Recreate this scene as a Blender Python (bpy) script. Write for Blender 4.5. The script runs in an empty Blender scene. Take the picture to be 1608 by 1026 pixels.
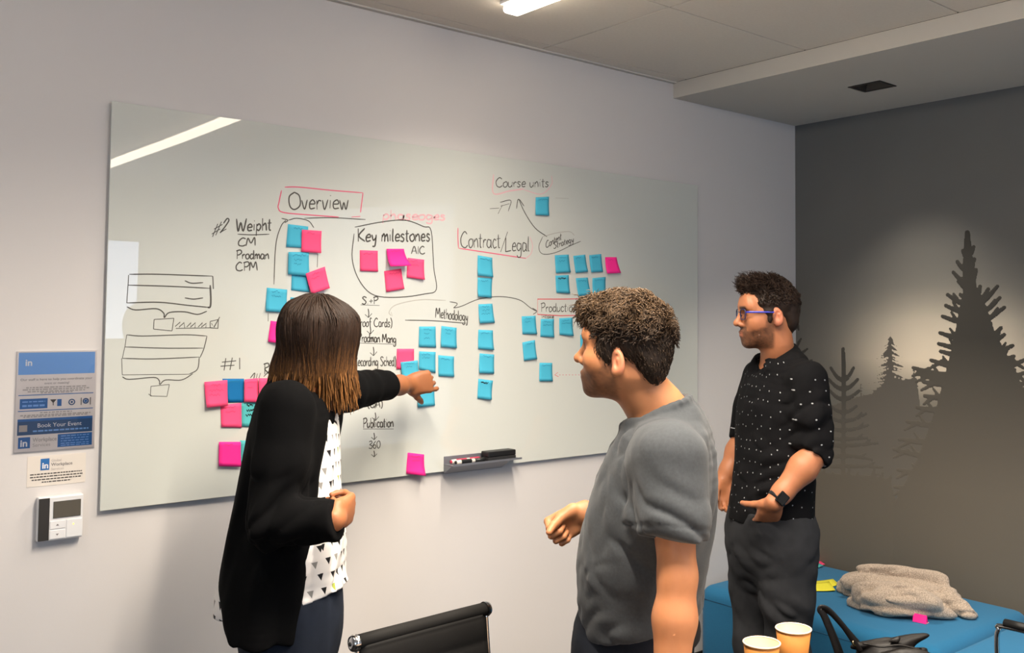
import bpy, bmesh, math, random, time
import numpy as np
import openvdb as vdb
from mathutils import Vector, Matrix
T0 = time.time()
scene = bpy.context.scene
COL = scene.collection
rng = random.Random(7)

# ------------------------------------------------------------------ camera
H = 2.65                                   # ceiling height; room corner at the origin, room in -X / -Y
CAM = np.array([-3.9749, -2.8602, H - 1.0412])
YAW, PITCH, ROLL, FOC = 0.7128, 0.0468, 0.0071, 1518.5
CX, CY = 804 + 83.4, 513 - 80.79
_f = np.array([math.sin(YAW)*math.cos(PITCH), math.cos(YAW)*math.cos(PITCH), math.sin(PITCH)])
_r0 = np.array([math.cos(YAW), -math.sin(YAW), 0.0]); _u0 = np.cross(_r0, _f)
_r = _r0*math.cos(ROLL) + _u0*math.sin(ROLL); _u = -_r0*math.sin(ROLL) + _u0*math.cos(ROLL)
cam_d = bpy.data.cameras.new('camera'); cam = bpy.data.objects.new('camera', cam_d); COL.objects.link(cam)
cam_d.sensor_width = 36.0; cam_d.lens = FOC/1608*36
cam_d.shift_x = -83.4/1608; cam_d.shift_y = -80.79/1608; cam_d.clip_start = 0.02
cam.matrix_world = Matrix(((_r[0], _u[0], -_f[0], CAM[0]), (_r[1], _u[1], -_f[1], CAM[1]), (_r[2], _u[2], -_f[2], CAM[2]), (0, 0, 0, 1)))
scene.camera = cam
# ------------------------------------------------------------------ exposure, world, lights
vs = scene.view_settings
vs.view_transform = 'Standard'; vs.look = 'None'; vs.gamma = 1.0; vs.use_curve_mapping = False
vs.exposure = 0.0
try: scene.display_settings.display_device = 'sRGB'
except Exception: pass
scene.cycles.max_bounces = 8; scene.cycles.diffuse_bounces = 4
scene.cycles.use_denoising = True
world = bpy.data.worlds.new('world'); scene.world = world; world.use_nodes = True
wb = world.node_tree.nodes['Background']; wb.inputs[0].default_value = (0.75, 0.85, 1.0, 1); wb.inputs[1].default_value = 0.4

def area(name, loc, aim, sx, sy, power, color, spread=180):
    l = bpy.data.lights.new(name, 'AREA'); l.shape = 'RECTANGLE'; l.size = sx; l.size_y = sy
    l.energy = power; l.color = color; l.spread = math.radians(spread)
    o = bpy.data.objects.new(name, l); COL.objects.link(o); o.location = loc
    d = Vector(aim) - Vector(loc)
    o.rotation_euler = d.to_track_quat('-Z', 'Y').to_euler()
    return o
WARM = (1.0, 0.88, 0.735); COOL = (0.62, 0.79, 1.0)
ROOM_L, ROOM_B = -6.4, -5.0                # left wall and back wall of the room
# daylight through the left window; cool fill from glazing added at right; ceiling strip lamps
area('window_daylight', (ROOM_L + 0.10, -4.1, 1.55), (ROOM_L + 2.0, -3.3, 1.5), 1.5, 1.3, 34, COOL)
area('added_cool_fill', (-0.06, -3.95, 1.45), (-2.5, -2.9, 1.5), 1.9, 2.1, 14, COOL)  # added cool fill for the upper back wall, no source known there
area('strip_lamp_light', (-2.065, -2.1, H - 0.05), (-2.065, -2.1, 0), 0.06, 3.2, 74, WARM, 126)
area('strip_lamp_light', (-2.86, -1.6, H - 0.05), (-2.86, -1.6, 0), 0.06, 1.0, 54, WARM, 138)
area('strip_lamp_light', (-3.92, -1.15, H - 0.05), (-3.92, -1.15, 0), 0.06, 1.2, 4, WARM, 116)  # added fill lamp to brighten the left part of the back wall
def spot(name, loc, power, color, angle, blend, aim=None):
    l = bpy.data.lights.new(name, 'SPOT'); l.energy = power; l.color = color
    l.spot_size = math.radians(angle); l.spot_blend = blend; l.shadow_soft_size = 0.025
    o = bpy.data.objects.new(name, l); COL.objects.link(o); o.location = loc
    d = Vector(aim) - Vector(loc) if aim else Vector((0, 0, -1))
    o.rotation_euler = d.to_track_quat('-Z', 'Y').to_euler()
    return o
SOF_Z = H - 0.0683; SOF_X = -0.885
DL = [(-0.443, -0.70), (-0.443, -2.05), (-0.443, -3.4)]
for q in DL:
    spot('downlight_lamp', (q[0], q[1], SOF_Z + 0.03), 88, (1.0, 0.88, 0.73), 84, 1.0)

# ------------------------------------------------------------------ helpers
def ray(px, py): return _f + (px - CX)/FOC*_r - (py - CY)/FOC*_u
def at(px, py, depth): return CAM + depth*ray(px, py)          # a photo pixel at a distance along the lens axis
def on(px, py, axis, v):
    d = ray(px, py); return CAM + (v - CAM[axis])/d[axis]*d
def lin(c):                                                     # sRGB 0-255 to linear
    o = []
    for x in c[:3]:
        x = x/255.0; o.append(x/12.92 if x <= 0.04045 else ((x + 0.055)/1.055)**2.4)
    return tuple(o)

def mat(name, rgb, rough=0.6, spec=0.5, metal=0.0, bump=None, var=None, emit=None, attr=None, sss=0.0, sheen=0.0, coat=0.0, coord='Object'):
    """procedural principled material; rgb is sRGB 0-255. bump=(scale, strength, distance), var=(scale, amount)"""
    m = bpy.data.materials.new(name); m.use_nodes = True
    nt = m.node_tree; N = nt.nodes; L = nt.links; b = N['Principled BSDF']
    c = lin(rgb); b.inputs['Base Color'].default_value = (*c, 1)
    b.inputs['Roughness'].default_value = rough; b.inputs['Specular IOR Level'].default_value = spec; b.inputs['Metallic'].default_value = metal
    tc = N.new('ShaderNodeTexCoord')
    src = None
    if attr:
        a = N.new('ShaderNodeAttribute'); a.attribute_name = attr; src = a.outputs['Color']
    if var:
        n = N.new('ShaderNodeTexNoise'); n.inputs['Scale'].default_value = var[0]; n.inputs['Detail'].default_value = 5
        L.new(tc.outputs[coord], n.inputs['Vector'])
        mp = N.new('ShaderNodeMapRange'); mp.inputs[1].default_value = 0.25; mp.inputs[2].default_value = 0.75
        mp.inputs[3].default_value = 1 - var[1]; mp.inputs[4].default_value = 1 + var[1]
        L.new(n.outputs['Fac'], mp.inputs[0])
        mx = N.new('ShaderNodeMix'); mx.data_type = 'RGBA'; mx.blend_type = 'MULTIPLY'; mx.inputs[0].default_value = 1
        if src: L.new(src, mx.inputs[6])
        else: mx.inputs[6].default_value = (*c, 1)
        L.new(mp.outputs[0], mx.inputs[7]); src = mx.outputs[2]
    if src: L.new(src, b.inputs['Base Color'])
    if bump:
        n = N.new('ShaderNodeTexNoise'); n.inputs['Scale'].default_value = bump[0]; n.inputs['Detail'].default_value = 4
        L.new(tc.outputs[coord], n.inputs['Vector'])
        bp = N.new('ShaderNodeBump'); bp.inputs['Strength'].default_value = bump[1]; bp.inputs['Distance'].default_value = bump[2]
        L.new(n.outputs['Fac'], bp.inputs['Height']); L.new(bp.outputs[0], b.inputs['Normal'])
    if emit:
        b.inputs['Emission Color'].default_value = (*lin(emit[0]), 1); b.inputs['Emission Strength'].default_value = emit[1]
    if sss:
        b.inputs['Subsurface Weight'].default_value = sss; b.inputs['Subsurface Radius'].default_value = (1.0, 0.35, 0.2); b.inputs['Subsurface Scale'].default_value = 0.006
    if sheen: b.inputs['Sheen Weight'].default_value = sheen
    if coat: b.inputs['Coat Weight'].default_value = coat; b.inputs['Coat Roughness'].default_value = 0.03
    return m

def tag(o, label=None, cat=None, group=None, kind=None):
    if label: o['label'] = label
    if cat: o['category'] = cat
    if group: o['group'] = group
    if kind: o['kind'] = kind
    return o
def empty(name, loc=(0, 0, 0), label=None, cat=None, group=None, rz=0):
    o = bpy.data.objects.new(name, None); COL.objects.link(o); o.location = loc; o.rotation_euler = (0, 0, rz)
    o.empty_display_size = 0.05
    return tag(o, label, cat, group)
def link(name, me, m=None, parent=None, smooth=False):
    o = bpy.data.objects.new(name, me); COL.objects.link(o)
    if m:
        me.materials.clear() if False else None
        if len(me.materials) == 0: me.materials.append(m)
    if smooth and len(me.polygons): me.polygons.foreach_set('use_smooth', [True]*len(me.polygons))
    if parent: o.parent = parent
    return o
def pydata(name, V, F, m=None, parent=None, smooth=False):
    me = bpy.data.meshes.new(name); me.from_pydata([tuple(map(float, v)) for v in V], [], F); me.update()
    return link(name, me, m, parent, smooth)
def bm_obj(name, bm, m=None, parent=None, smooth=False):
    me = bpy.data.meshes.new(name); bmesh.ops.recalc_face_normals(bm, faces=bm.faces); bm.to_mesh(me); bm.free()
    return link(name, me, m, parent, smooth)
def bm_box(bm, lo, hi, bev=0.0, seg=2, M=None):
    r = bmesh.ops.create_cube(bm, size=1.0); vs_ = r['verts']
    lo = Vector(lo); hi = Vector(hi); c = (lo + hi)/2; s = hi - lo
    for v in vs_: v.co = Vector((v.co.x*s.x + c.x, v.co.y*s.y + c.y, v.co.z*s.z + c.z))
    if bev > 0:
        es = list({e for v in vs_ for e in v.link_edges})
        rr = bmesh.ops.bevel(bm, geom=es, offset=bev, segments=seg, profile=0.5, affect='EDGES')
        vs_ = list({v for f in rr['faces'] for v in f.verts} | {v for v in vs_ if v.is_valid})
    if M is not None:
        for v in vs_: v.co = M @ v.co
    return vs_
def box(name, lo, hi, m, parent=None, bev=0.0, seg=2, M=None, smooth=False):
    bm = bmesh.new(); bm_box(bm, lo, hi, bev, seg, M)
    return bm_obj(name, bm, m, parent, smooth)
def frames(P):
    P = [Vector(p) for p in P]; n = len(P); out = []; up = Vector((0, 0, 1))
    T = [(P[min(i+1, n-1)] - P[max(i-1, 0)]).normalized() for i in range(n)]
    if abs(T[0].dot(up)) > 0.95: up = Vector((1, 0, 0))
    a = (up - T[0]*up.dot(T[0])).normalized()
    for i in range(n):
        a = (a - T[i]*a.dot(T[i])).normalized(); out.append((T[i], a, T[i].cross(a)))
    return out
def tube_geo(P, R, seg=10, sq=1.0, cap=True):
    """verts, faces of a swept tube along P; R a radius or a list; sq flattens the second axis"""
    if not hasattr(R, '__len__'): R = [R]*len(P)
    V, F = [], []
    for (p, r, (t, a, b)) in zip(P, R, frames(P)):
        for k in range(seg):
            an = 2*math.pi*k/seg
            V.append(Vector(p) + a*(math.cos(an)*r) + b*(math.sin(an)*r*sq))
    n = len(P)
    for i in range(n-1):
        for k in range(seg):
            k2 = (k+1) % seg
            F.append((i*seg+k, i*seg+k2, (i+1)*seg+k2, (i+1)*seg+k))
    if cap:
        F.append(tuple(range(seg-1, -1, -1))); F.append(tuple((n-1)*seg+k for k in range(seg)))
    return V, F
def tube(name, P, R, m, parent=None, seg=10, sq=1.0):
    V, F = tube_geo(P, R, seg, sq); return pydata(name, V, F, m, parent, True)
def lathe(name, prof, m, parent=None, seg=40, M=None):
    V, F = [], []; n = len(prof)
    for (r, z) in prof:
        for k in range(seg):
            a = 2*math.pi*k/seg; V.append(Vector((r*math.cos(a), r*math.sin(a), z)))
    for i in range(n-1):
        for k in range(seg):
            k2 = (k+1) % seg; F.append((i*seg+k, i*seg+k2, (i+1)*seg+k2, (i+1)*seg+k))
    if M is not None: V = [M @ v for v in V]
    return pydata(name, V, F, m, parent, True)
def smooth_line(P, n=6):
    """Catmull-Rom through the points"""
    P = [np.array(p, float) for p in P]
    if len(P) < 3: return P
    Q = [2*P[0] - P[1]] + P + [2*P[-1] - P[-2]]; out = []
    for i in range(1, len(Q) - 2):
        p0, p1, p2, p3 = Q[i-1], Q[i], Q[i+1], Q[i+2]
        for k in range(n):
            t = k/n
            out.append(0.5*((2*p1) + (-p0 + p2)*t + (2*p0 - 5*p1 + 4*p2 - p3)*t*t + (-p0 + 3*p1 - 3*p2 + p3)*t**3))
    out.append(P[-1]); return out

# ------------------------------------------------------------------ materials of the room
M = {}
M['wall'] = mat('painted_wall', (212, 208, 206), 0.75, 0.3, bump=(350, 0.12, 0.001))
M['tile'] = mat('ceiling_tile', (224, 217, 206), 0.9, 0.2, bump=(260, 0.25, 0.002), var=(90, 0.03))
M['grid'] = mat('ceiling_grid', (92, 86, 78), 0.8, 0.2)
M['soffit'] = mat('soffit_paint', (200, 196, 188), 0.8, 0.3)
M['floor'] = mat('carpet', (34, 33, 34), 0.95, 0.1, bump=(500, 0.5, 0.003), var=(160, 0.3))
M['baseboard'] = mat('baseboard_rubber', (16, 16, 17), 0.55, 0.4)
M['black'] = mat('black_plastic', (18, 18, 19), 0.45, 0.5)
M['metal'] = mat('brushed_steel', (150, 150, 152), 0.35, 0.5, 1.0)
M['chrome'] = mat('chrome', (205, 205, 205), 0.12, 0.5, 1.0)
M['white'] = mat('white_plastic', (225, 225, 226), 0.4, 0.5)
M['diff'] = mat('strip_diffuser', (255, 240, 220), 0.5, 0.5, emit=((255, 240, 218), 15.0))

# ------------------------------------------------------------------ room shell
def structure(o): o['kind'] = 'structure'; return o
structure(box('floor', (ROOM_L - .1, ROOM_B - .1, -0.1), (0.1, 0.1, 0), M['floor']))
structure(box('wall_back', (ROOM_L - .1, 0, 0), (0.1, 0.1, H + 0.3), M['wall']))
wl = structure(box('wall_left', (ROOM_L - .1, ROOM_B, 0), (ROOM_L, -4.4, H + .3), M['wall']))
structure(box('wall_left', (ROOM_L - .1, -3.3, 0), (ROOM_L, 0, H + .3), M['wall']))
structure(box('wall_left', (ROOM_L - .1, -4.9, 0), (ROOM_L, -3.3, 0.85), M['wall']))
structure(box('wall_left', (ROOM_L - .1, -4.9, 2.25), (ROOM_L, -3.3, H + .3), M['wall']))
structure(box('wall_front', (ROOM_L - .1, ROOM_B - .1, 0), (0.1, ROOM_B, H + .3), M['wall']))
win = structure(empty('window_1', (ROOM_L - .05, -4.1, 0.85)))
for lo, hi in (((-.03, -.8, 0), (.03, -.75, 1.4)), ((-.03, .75, 0), (.03, .8, 1.4)), ((-.03, -.75, 0), (.03, .75, .05)), ((-.03, -.75, 1.35), (.03, .75, 1.4)), ((-.025, -.02, .05), (.025, .02, 1.35))):
    box('window_frame', lo, hi, M['metal'], win)
mg = bpy.data.materials.new('window_glass'); mg.use_nodes = True
gb = mg.node_tree.nodes['Principled BSDF']; gb.inputs['Transmission Weight'].default_value = 1; gb.inputs['Roughness'].default_value = 0; gb.inputs['IOR'].default_value = 1.0
box('window_pane', (-.004, -.75, .05), (.004, .75, 1.35), mg, win)
gz = structure(empty('added_glazing', (0, -3.95, .3)))  # unseen glazing, added to carry the cool fill light
for lo, hi in (((-.02, -1.0, .0), (.04, -.95, 2.3)), ((-.02, .95, .0), (.04, 1.0, 2.3)), ((-.02, -.95, 0), (.04, .95, .05)), ((-.02, -.95, 2.25), (.04, .95, 2.3)), ((-.015, -.02, .05), (.035, .02, 2.25))):
    box('window_frame', lo, hi, M['metal'], gz)
box('window_pane', (.006, -.95, .05), (.012, .95, 2.25), mg, gz)
for nm, lo, hi in (('baseboard_back', (ROOM_L, -0.012, 0), (-.0005, -0.0005, 0.17)), ('baseboard_right', (-0.012, ROOM_B, 0), (-0.0005, -.0125, 0.17))):
    structure(box(nm, lo, hi, M['baseboard'], bev=0.003))
# soffit along the right wall
structure(box('trim_1', (SOF_X, ROOM_B, SOF_Z), (0.0, 0.0, SOF_Z + .002), M['soffit'])) if False else None
bm = bmesh.new()
holes = [(q[1] - 0.075, q[1] + 0.075) for q in DL]
ys = [ROOM_B] + [v for h_ in sorted(holes) for v in h_] + [-0.0005]
for i in range(0, len(ys), 2): bm_box(bm, (SOF_X, ys[i], SOF_Z), (-0.0005, ys[i+1], H))
for h_ in holes:
    bm_box(bm, (SOF_X, h_[0], SOF_Z), (DL[0][0] - 0.066, h_[1], H)); bm_box(bm, (DL[0][0] + 0.066, h_[0], SOF_Z), (-0.0005, h_[1], H))
    bm_box(bm, (DL[0][0] - 0.066, h_[0], SOF_Z + .055), (DL[0][0] + 0.066, h_[1], H))
structure(bm_obj('trim_1', bm, M['soffit']))
M['dlrim'] = mat('downlight_trim', (52, 46, 40), 0.4, 0.5)
for i, q in enumerate(DL):
    if i == 2: continue
    r = empty('recessed_downlight', (q[0], q[1], SOF_Z), ('dark square recessed downlight in the soffit above the mural', 'dark square recessed downlight in the soffit nearer the room entrance')[i], 'light', )
    t = 0.010
    for lo, hi in (((-.064, -.073, -.003), (-.064 + t, .073, .0)), ((.064 - t, -.073, -.003), (.064, .073, 0)), ((-.064 + t, -.073, -.003), (.064 - t, -.073 + t, 0)), ((-.064 + t, .073 - t, -.003), (.064 - t, .073, 0))):
        box('rim', lo, hi, M['dlrim'], r)
    bm = bmesh.new()
    a = [(-.054, -.063, 0), (.054, -.063, 0), (.054, .063, 0), (-.054, .063, 0)]; b = [(x*.5, y*.5, .045) for x, y, z in a]
    V = [bm.verts.new(v) for v in a + b]
    for k in range(4): bm.faces.new((V[k], V[(k+1) % 4], V[4 + (k+1) % 4], V[4 + k]))
    bm_obj('baffle', bm, M['dlrim'], r)
    lathe('lamp_glass', [(0.0, .043), (.02, .043), (.024, .0445)], mat('lamp_glass', (120, 100, 80), .3), r, 20)

# ceiling: backing plane, trim strip at the wall, tiles one by one
ceil = structure(box('ceiling', (ROOM_L - .1, ROOM_B - .1, H + .012), (.1, .1, H + .1), M['grid']))
TX, TY, X1, Y1 = 1.22, 0.61, -1.646, -0.0775
STRIPX = (-2.066, -2.86, -3.92)  # the last strip is an added fixture for lighting the left wall area
tiles = {}
def tile(x0, x1, y0, y1):
    key = (round(x1-x0, 3), round(y1-y0, 3)); g = 0.0026
    if key not in tiles:
        o = box('ceiling_tile', (g, g, 0), (x1-x0-g, y1-y0-g, .014), M['tile'], ceil, bev=0.0012, seg=1); tiles[key] = o.data
    else: o = link('ceiling_tile', tiles[key], None, ceil)
    o.location = (x0, y0, H)
xs = [SOF_X, X1]
while xs[-1] - TX > ROOM_L: xs.append(xs[-1] - TX)
xs.append(ROOM_L)
yy = [-0.0005, Y1]
while yy[-1] - TY > ROOM_B: yy.append(yy[-1] - TY)
yy.append(ROOM_B)
for i in range(len(xs) - 1):
    for j in range(len(yy) - 1):
        tile(xs[i+1], xs[i], yy[j+1], yy[j])
structure(box('trim_2', (ROOM_L, -0.022, H - 0.006), (SOF_X - .0005, -0.0008, H + 0.001), M['soffit'], bev=.001))
for i, x in enumerate(STRIPX):
    yc, hl = ((-2.35, 2.0), (-1.6, .53), (-1.15, .63))[i]
    r = empty('strip_light', (x, yc, H), ('long warm linear ceiling light ending above the whiteboard', 'short warm linear ceiling light above the office chair by the woman', 'short warm linear ceiling light above the wall controller')[i], 'light', )
    y0, y1 = -hl, hl - .015
    box('housing', (-.040, y0 - .004, -.012), (.040, y1 + .004, -0.0005), M['white'], r, bev=.002)
    bm = bmesh.new(); bm_box(bm, (-.033, y0, -.040), (.033, y1, -.0125), .012, 4)
    bm_obj('diffuser', bm, M['diff'], r, True)
# ------------------------------------------------------------------ mural on the right wall
def mural_material():
    m = bpy.data.materials.new('mural_wallpaper'); m.use_nodes = True; nt = m.node_tree; N = nt.nodes; L = nt.links; b = N['Principled BSDF']
    b.inputs['Roughness'].default_value = 0.7; b.inputs['Specular IOR Level'].default_value = 0.25
    tc = N.new('ShaderNodeTexCoord'); sp = N.new('ShaderNodeSeparateXYZ'); L.new(tc.outputs['Object'], sp.inputs[0])
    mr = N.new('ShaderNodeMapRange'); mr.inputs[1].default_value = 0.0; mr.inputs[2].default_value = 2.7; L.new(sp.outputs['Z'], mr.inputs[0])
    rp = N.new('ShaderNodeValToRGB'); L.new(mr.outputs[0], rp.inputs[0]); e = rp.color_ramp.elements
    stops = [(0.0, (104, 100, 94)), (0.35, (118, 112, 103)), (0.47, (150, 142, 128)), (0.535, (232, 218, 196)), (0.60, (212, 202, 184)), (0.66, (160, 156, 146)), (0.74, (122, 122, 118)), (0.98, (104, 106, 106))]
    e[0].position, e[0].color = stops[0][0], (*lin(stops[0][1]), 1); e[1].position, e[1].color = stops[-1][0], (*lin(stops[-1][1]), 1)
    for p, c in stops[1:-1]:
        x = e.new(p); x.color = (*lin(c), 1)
    # printed sky glow with painted light falloff round the spruce, fading towards the corner
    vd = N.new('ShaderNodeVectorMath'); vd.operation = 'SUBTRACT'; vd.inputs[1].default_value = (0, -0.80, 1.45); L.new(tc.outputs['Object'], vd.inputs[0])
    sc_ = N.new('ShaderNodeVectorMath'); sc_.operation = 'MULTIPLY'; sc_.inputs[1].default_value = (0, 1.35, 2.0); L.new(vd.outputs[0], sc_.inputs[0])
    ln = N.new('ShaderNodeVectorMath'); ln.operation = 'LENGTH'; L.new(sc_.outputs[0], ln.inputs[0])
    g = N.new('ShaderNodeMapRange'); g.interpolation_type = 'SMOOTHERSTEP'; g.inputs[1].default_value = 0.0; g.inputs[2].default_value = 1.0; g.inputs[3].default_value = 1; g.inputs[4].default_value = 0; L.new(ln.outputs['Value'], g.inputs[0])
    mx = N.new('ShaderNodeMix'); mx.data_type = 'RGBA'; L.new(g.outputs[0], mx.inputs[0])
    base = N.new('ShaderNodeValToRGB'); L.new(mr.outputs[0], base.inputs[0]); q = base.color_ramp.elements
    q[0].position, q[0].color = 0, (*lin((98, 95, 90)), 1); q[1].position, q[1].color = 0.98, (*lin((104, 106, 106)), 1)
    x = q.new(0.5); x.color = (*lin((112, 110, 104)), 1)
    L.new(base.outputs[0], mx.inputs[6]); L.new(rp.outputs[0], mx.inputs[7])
    n = N.new('ShaderNodeTexNoise'); n.inputs['Scale'].default_value = 3; L.new(tc.outputs['Object'], n.inputs['Vector'])
    m2 = N.new('ShaderNodeMapRange'); m2.inputs[3].default_value = .93; m2.inputs[4].default_value = 1.07; L.new(n.outputs['Fac'], m2.inputs[0])
    mu = N.new('ShaderNodeMix'); mu.data_type = 'RGBA'; mu.blend_type = 'MULTIPLY'; mu.inputs[0].default_value = 1
    L.new(mx.outputs[2], mu.inputs[6]); L.new(m2.outputs[0], mu.inputs[7]); L.new(mu.outputs[2], b.inputs['Base Color'])
    return m
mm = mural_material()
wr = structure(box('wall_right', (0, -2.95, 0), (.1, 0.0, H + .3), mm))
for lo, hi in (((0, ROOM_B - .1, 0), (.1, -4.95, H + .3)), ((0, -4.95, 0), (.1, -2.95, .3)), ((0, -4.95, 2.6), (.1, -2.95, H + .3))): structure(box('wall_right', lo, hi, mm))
class Print:
    """flat printed silhouettes: limbs and polygons laid on the wall plane, united into one thin sheet; mist colour by height"""
    def __init__(s, off, stops): s.S, s.Pg, s.off, s.stops = [], [], off, stops
    def limb(s, P, w0, w1, n=4, rnd=True):
        P = smooth_line(P, n); k = len(P); Q = []
        for i, p in enumerate(P):
            w = on(p[0], p[1], 0, 0.0); t = np.linalg.norm(w - CAM); Q.append((w[1], w[2], (w0 + (w1 - w0)*i/(k-1))*t/FOC*.95))
        s.S += list(zip(Q, Q[1:]))
    def poly(s, pts): s.Pg.append(np.array([on(p[0], p[1], 0, 0.0)[1:] for p in pts]))
    def build(s, name):
        vox = .003; A = np.array([[q[:2] for q in sg] for sg in s.S]).reshape(-1, 2); A = np.vstack([A] + s.Pg)
        lo = np.maximum(A.min(0) - .03, [-2.0, .172]); hi = np.minimum(A.max(0) + .03, [-.0005, 2.4]); n = np.ceil((hi - lo)/vox).astype(int)
        gy, gz = np.meshgrid(lo[0] + np.arange(n[0])*vox, lo[1] + np.arange(n[1])*vox, indexing='ij'); D = np.full(gy.shape, .05, np.float32)
        for pg in s.Pg:
            d2 = np.full(gy.shape, 1e3); ins = np.zeros(gy.shape, bool)
            for a, b in zip(pg, np.roll(pg, -1, 0)):
                e = b - a; t = np.clip(((gy - a[0])*e[0] + (gz - a[1])*e[1])/(e @ e), 0, 1); d2 = np.minimum(d2, (gy - a[0] - t*e[0])**2 + (gz - a[1] - t*e[1])**2)
                c = (a[1] > gz) != (b[1] > gz)
                with np.errstate(divide='ignore', invalid='ignore'): ins ^= c & (gy < (b[0]-a[0])*(gz-a[1])/(b[1]-a[1]) + a[0])
            D = np.minimum(D, np.sqrt(d2)*np.where(ins, -1, 1))
        for (y0, z0, r0), (y1, z1, r1) in s.S:
            m = max(r0, r1) + .02; i0, i1 = [int(np.clip((v - lo[0])/vox, 0, n[0])) for v in (min(y0, y1) - m, max(y0, y1) + m)]; j0, j1 = [int(np.clip((v - lo[1])/vox, 0, n[1])) for v in (min(z0, z1) - m, max(z0, z1) + m)]
            if i1 <= i0 or j1 <= j0: continue
            Y, Z = gy[i0:i1, j0:j1], gz[i0:i1, j0:j1]; e = (y1 - y0, z1 - z0); t = np.clip(((Y - y0)*e[0] + (Z - z0)*e[1])/(e[0]**2 + e[1]**2 + 1e-12), 0, 1)
            D[i0:i1, j0:j1] = np.minimum(D[i0:i1, j0:j1], np.hypot(Y - y0 - t*e[0], Z - z0 - t*e[1]) - (r0 + (r1 - r0)*t))
        D[:, :2] = .01; D[:, -2:] = .01; D[-2:, :] = .01
        K = np.stack([np.maximum(D, abs(k - 3)*vox - 1.5*vox) for k in range(7)], 0)     # a sheet whose back lies inside the wall
        g = vdb.FloatGrid(.009); g.copyFromArray(np.clip(K, -.009, .009).astype(np.float32)); p, t3, q4 = g.convertToPolygons(isovalue=0.0, adaptivity=.35)
        V = np.stack([(p[:, 0] - 3)*vox + 1.5*vox - s.off, p[:, 1]*vox + lo[0], p[:, 2]*vox + lo[1]], 1)
        me = bpy.data.meshes.new(name); me.from_pydata(V.tolist(), [], [tuple(map(int, q[::-1])) for q in q4] + [tuple(map(int, q[::-1])) for q in t3]); me.update()
        m = mat(name, (80, 80, 80), .7, .25); N = m.node_tree.nodes; L = m.node_tree.links
        tc = N.new('ShaderNodeTexCoord'); sp = N.new('ShaderNodeSeparateXYZ'); L.new(tc.outputs['Object'], sp.inputs[0]); mr = N.new('ShaderNodeMapRange'); mr.inputs[2].default_value = 2.5; L.new(sp.outputs['Z'], mr.inputs[0])
        rp = N.new('ShaderNodeValToRGB'); L.new(mr.outputs[0], rp.inputs[0]); L.new(rp.outputs[0], N['Principled BSDF'].inputs['Base Color']); e = rp.color_ramp.elements
        e[0].position, e[0].color = s.stops[0][0]/2.5, (*lin(s.stops[0][1]), 1); e[1].position, e[1].color = s.stops[-1][0]/2.5, (*lin(s.stops[-1][1]), 1)
        for z, c in s.stops[1:-1]: x = e.new(z/2.5); x.color = (*lin(c), 1)
        return link(name, me, m, wr)
R2 = random.Random(3)
# far pale trees
p = Print(0.0004, [(0.9, (112, 106, 97)), (1.25, (100, 95, 88)), (1.6, (84, 81, 76))])
p.poly([(1290, 642), (1340, 624), (1368, 618), (1390, 600), (1440, 593), (1446, 640), (1480, 640), (1480, 780), (1280, 780)])
x, top = 1398, 520
p.limb([(x, 520), (x + 1, 640)], 1.2, 6, rnd=False)
y = 532
while y < 625:
    L_ = 3 + (y - 525)*0.33 + R2.random()*4
    for sg in (-1, 1):
        l2 = L_*(0.75 + .5*R2.random()); dy = 2 + R2.random()*4
        p.limb([(x, y - 2), (x + sg*l2*.5, y + dy*.3), (x + sg*l2, y + dy)], 2.2, 0.9)
    y += 4.2
for k in range(16):
    xx = 1372 + k*4; p.limb([(xx, 640), (xx, 606 + abs(k - 8)*2)], 5, 3)
x = 1352
p.limb([(x, 597), (x, 640)], .8, 2.5, rnd=False)
for k in range(6):
    y = 604 + k*5
    for sg in (-1, 1): p.limb([(x, y - 1), (x + sg*(3 + k*1.6), y + 3)], 1.3, .8)
p.limb([(1435, 575), (1436, 640)], .8, 4, rnd=False)
for k in range(5):
    for sg in (-1, 1): p.limb([(1435, 580 + k*6), (1435 + sg*(3 + 2*k), 585 + k*6)], 1.5, .8)
p.build('printed_far_trees')
# blunt-branched young spruce on the left
p = Print(0.0009, [(0.9, (108, 101, 90)), (1.15, (90, 87, 81)), (1.35, (72, 70, 66)), (1.6, (64, 63, 60))])
p.limb([(1324, 549), (1325, 600), (1324, 745)], 4, 5)
for (y, L_, up) in ((598, 19, 20), (612, 22, 16), (628, 24, 14), (648, 20, 10), (662, 34, 12), (676, 46, 8), (690, 36, 2), (700, 58, 4), (716, 44, -6), (732, 64, -2), (748, 72, -6)):
    for sg in (-1, 1):
        l2 = L_*(0.85 + .3*R2.random())
        p.limb([(1324, y), (1324 + sg*l2*.5, y - up*.3), (1324 + sg*l2, y - up)], 4.5, 3)
        if L_ > 30: p.limb([(1324 + sg*l2*.55, y - up*.3), (1324 + sg*l2*.8, y - up*.6 - 7)], 3, 2)
p.poly([(1270, 735), (1300, 742), (1330, 745), (1360, 748), (1400, 757), (1408, 790), (1400, 1000), (1240, 1000), (1240, 740)])
for k in range(12): p.limb([(1250 + k*13, 760), (1256 + k*13, 738 + (k % 3)*5)], 7, 3)
for (a, b) in (((1252, 560), (1268, 548)), ((1250, 545), (1258, 532)), ((1252, 512), (1254, 518)), ((1252, 575), (1275, 566))): p.limb([a, b], 4, 2)
p.build('printed_young_tree')
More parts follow.
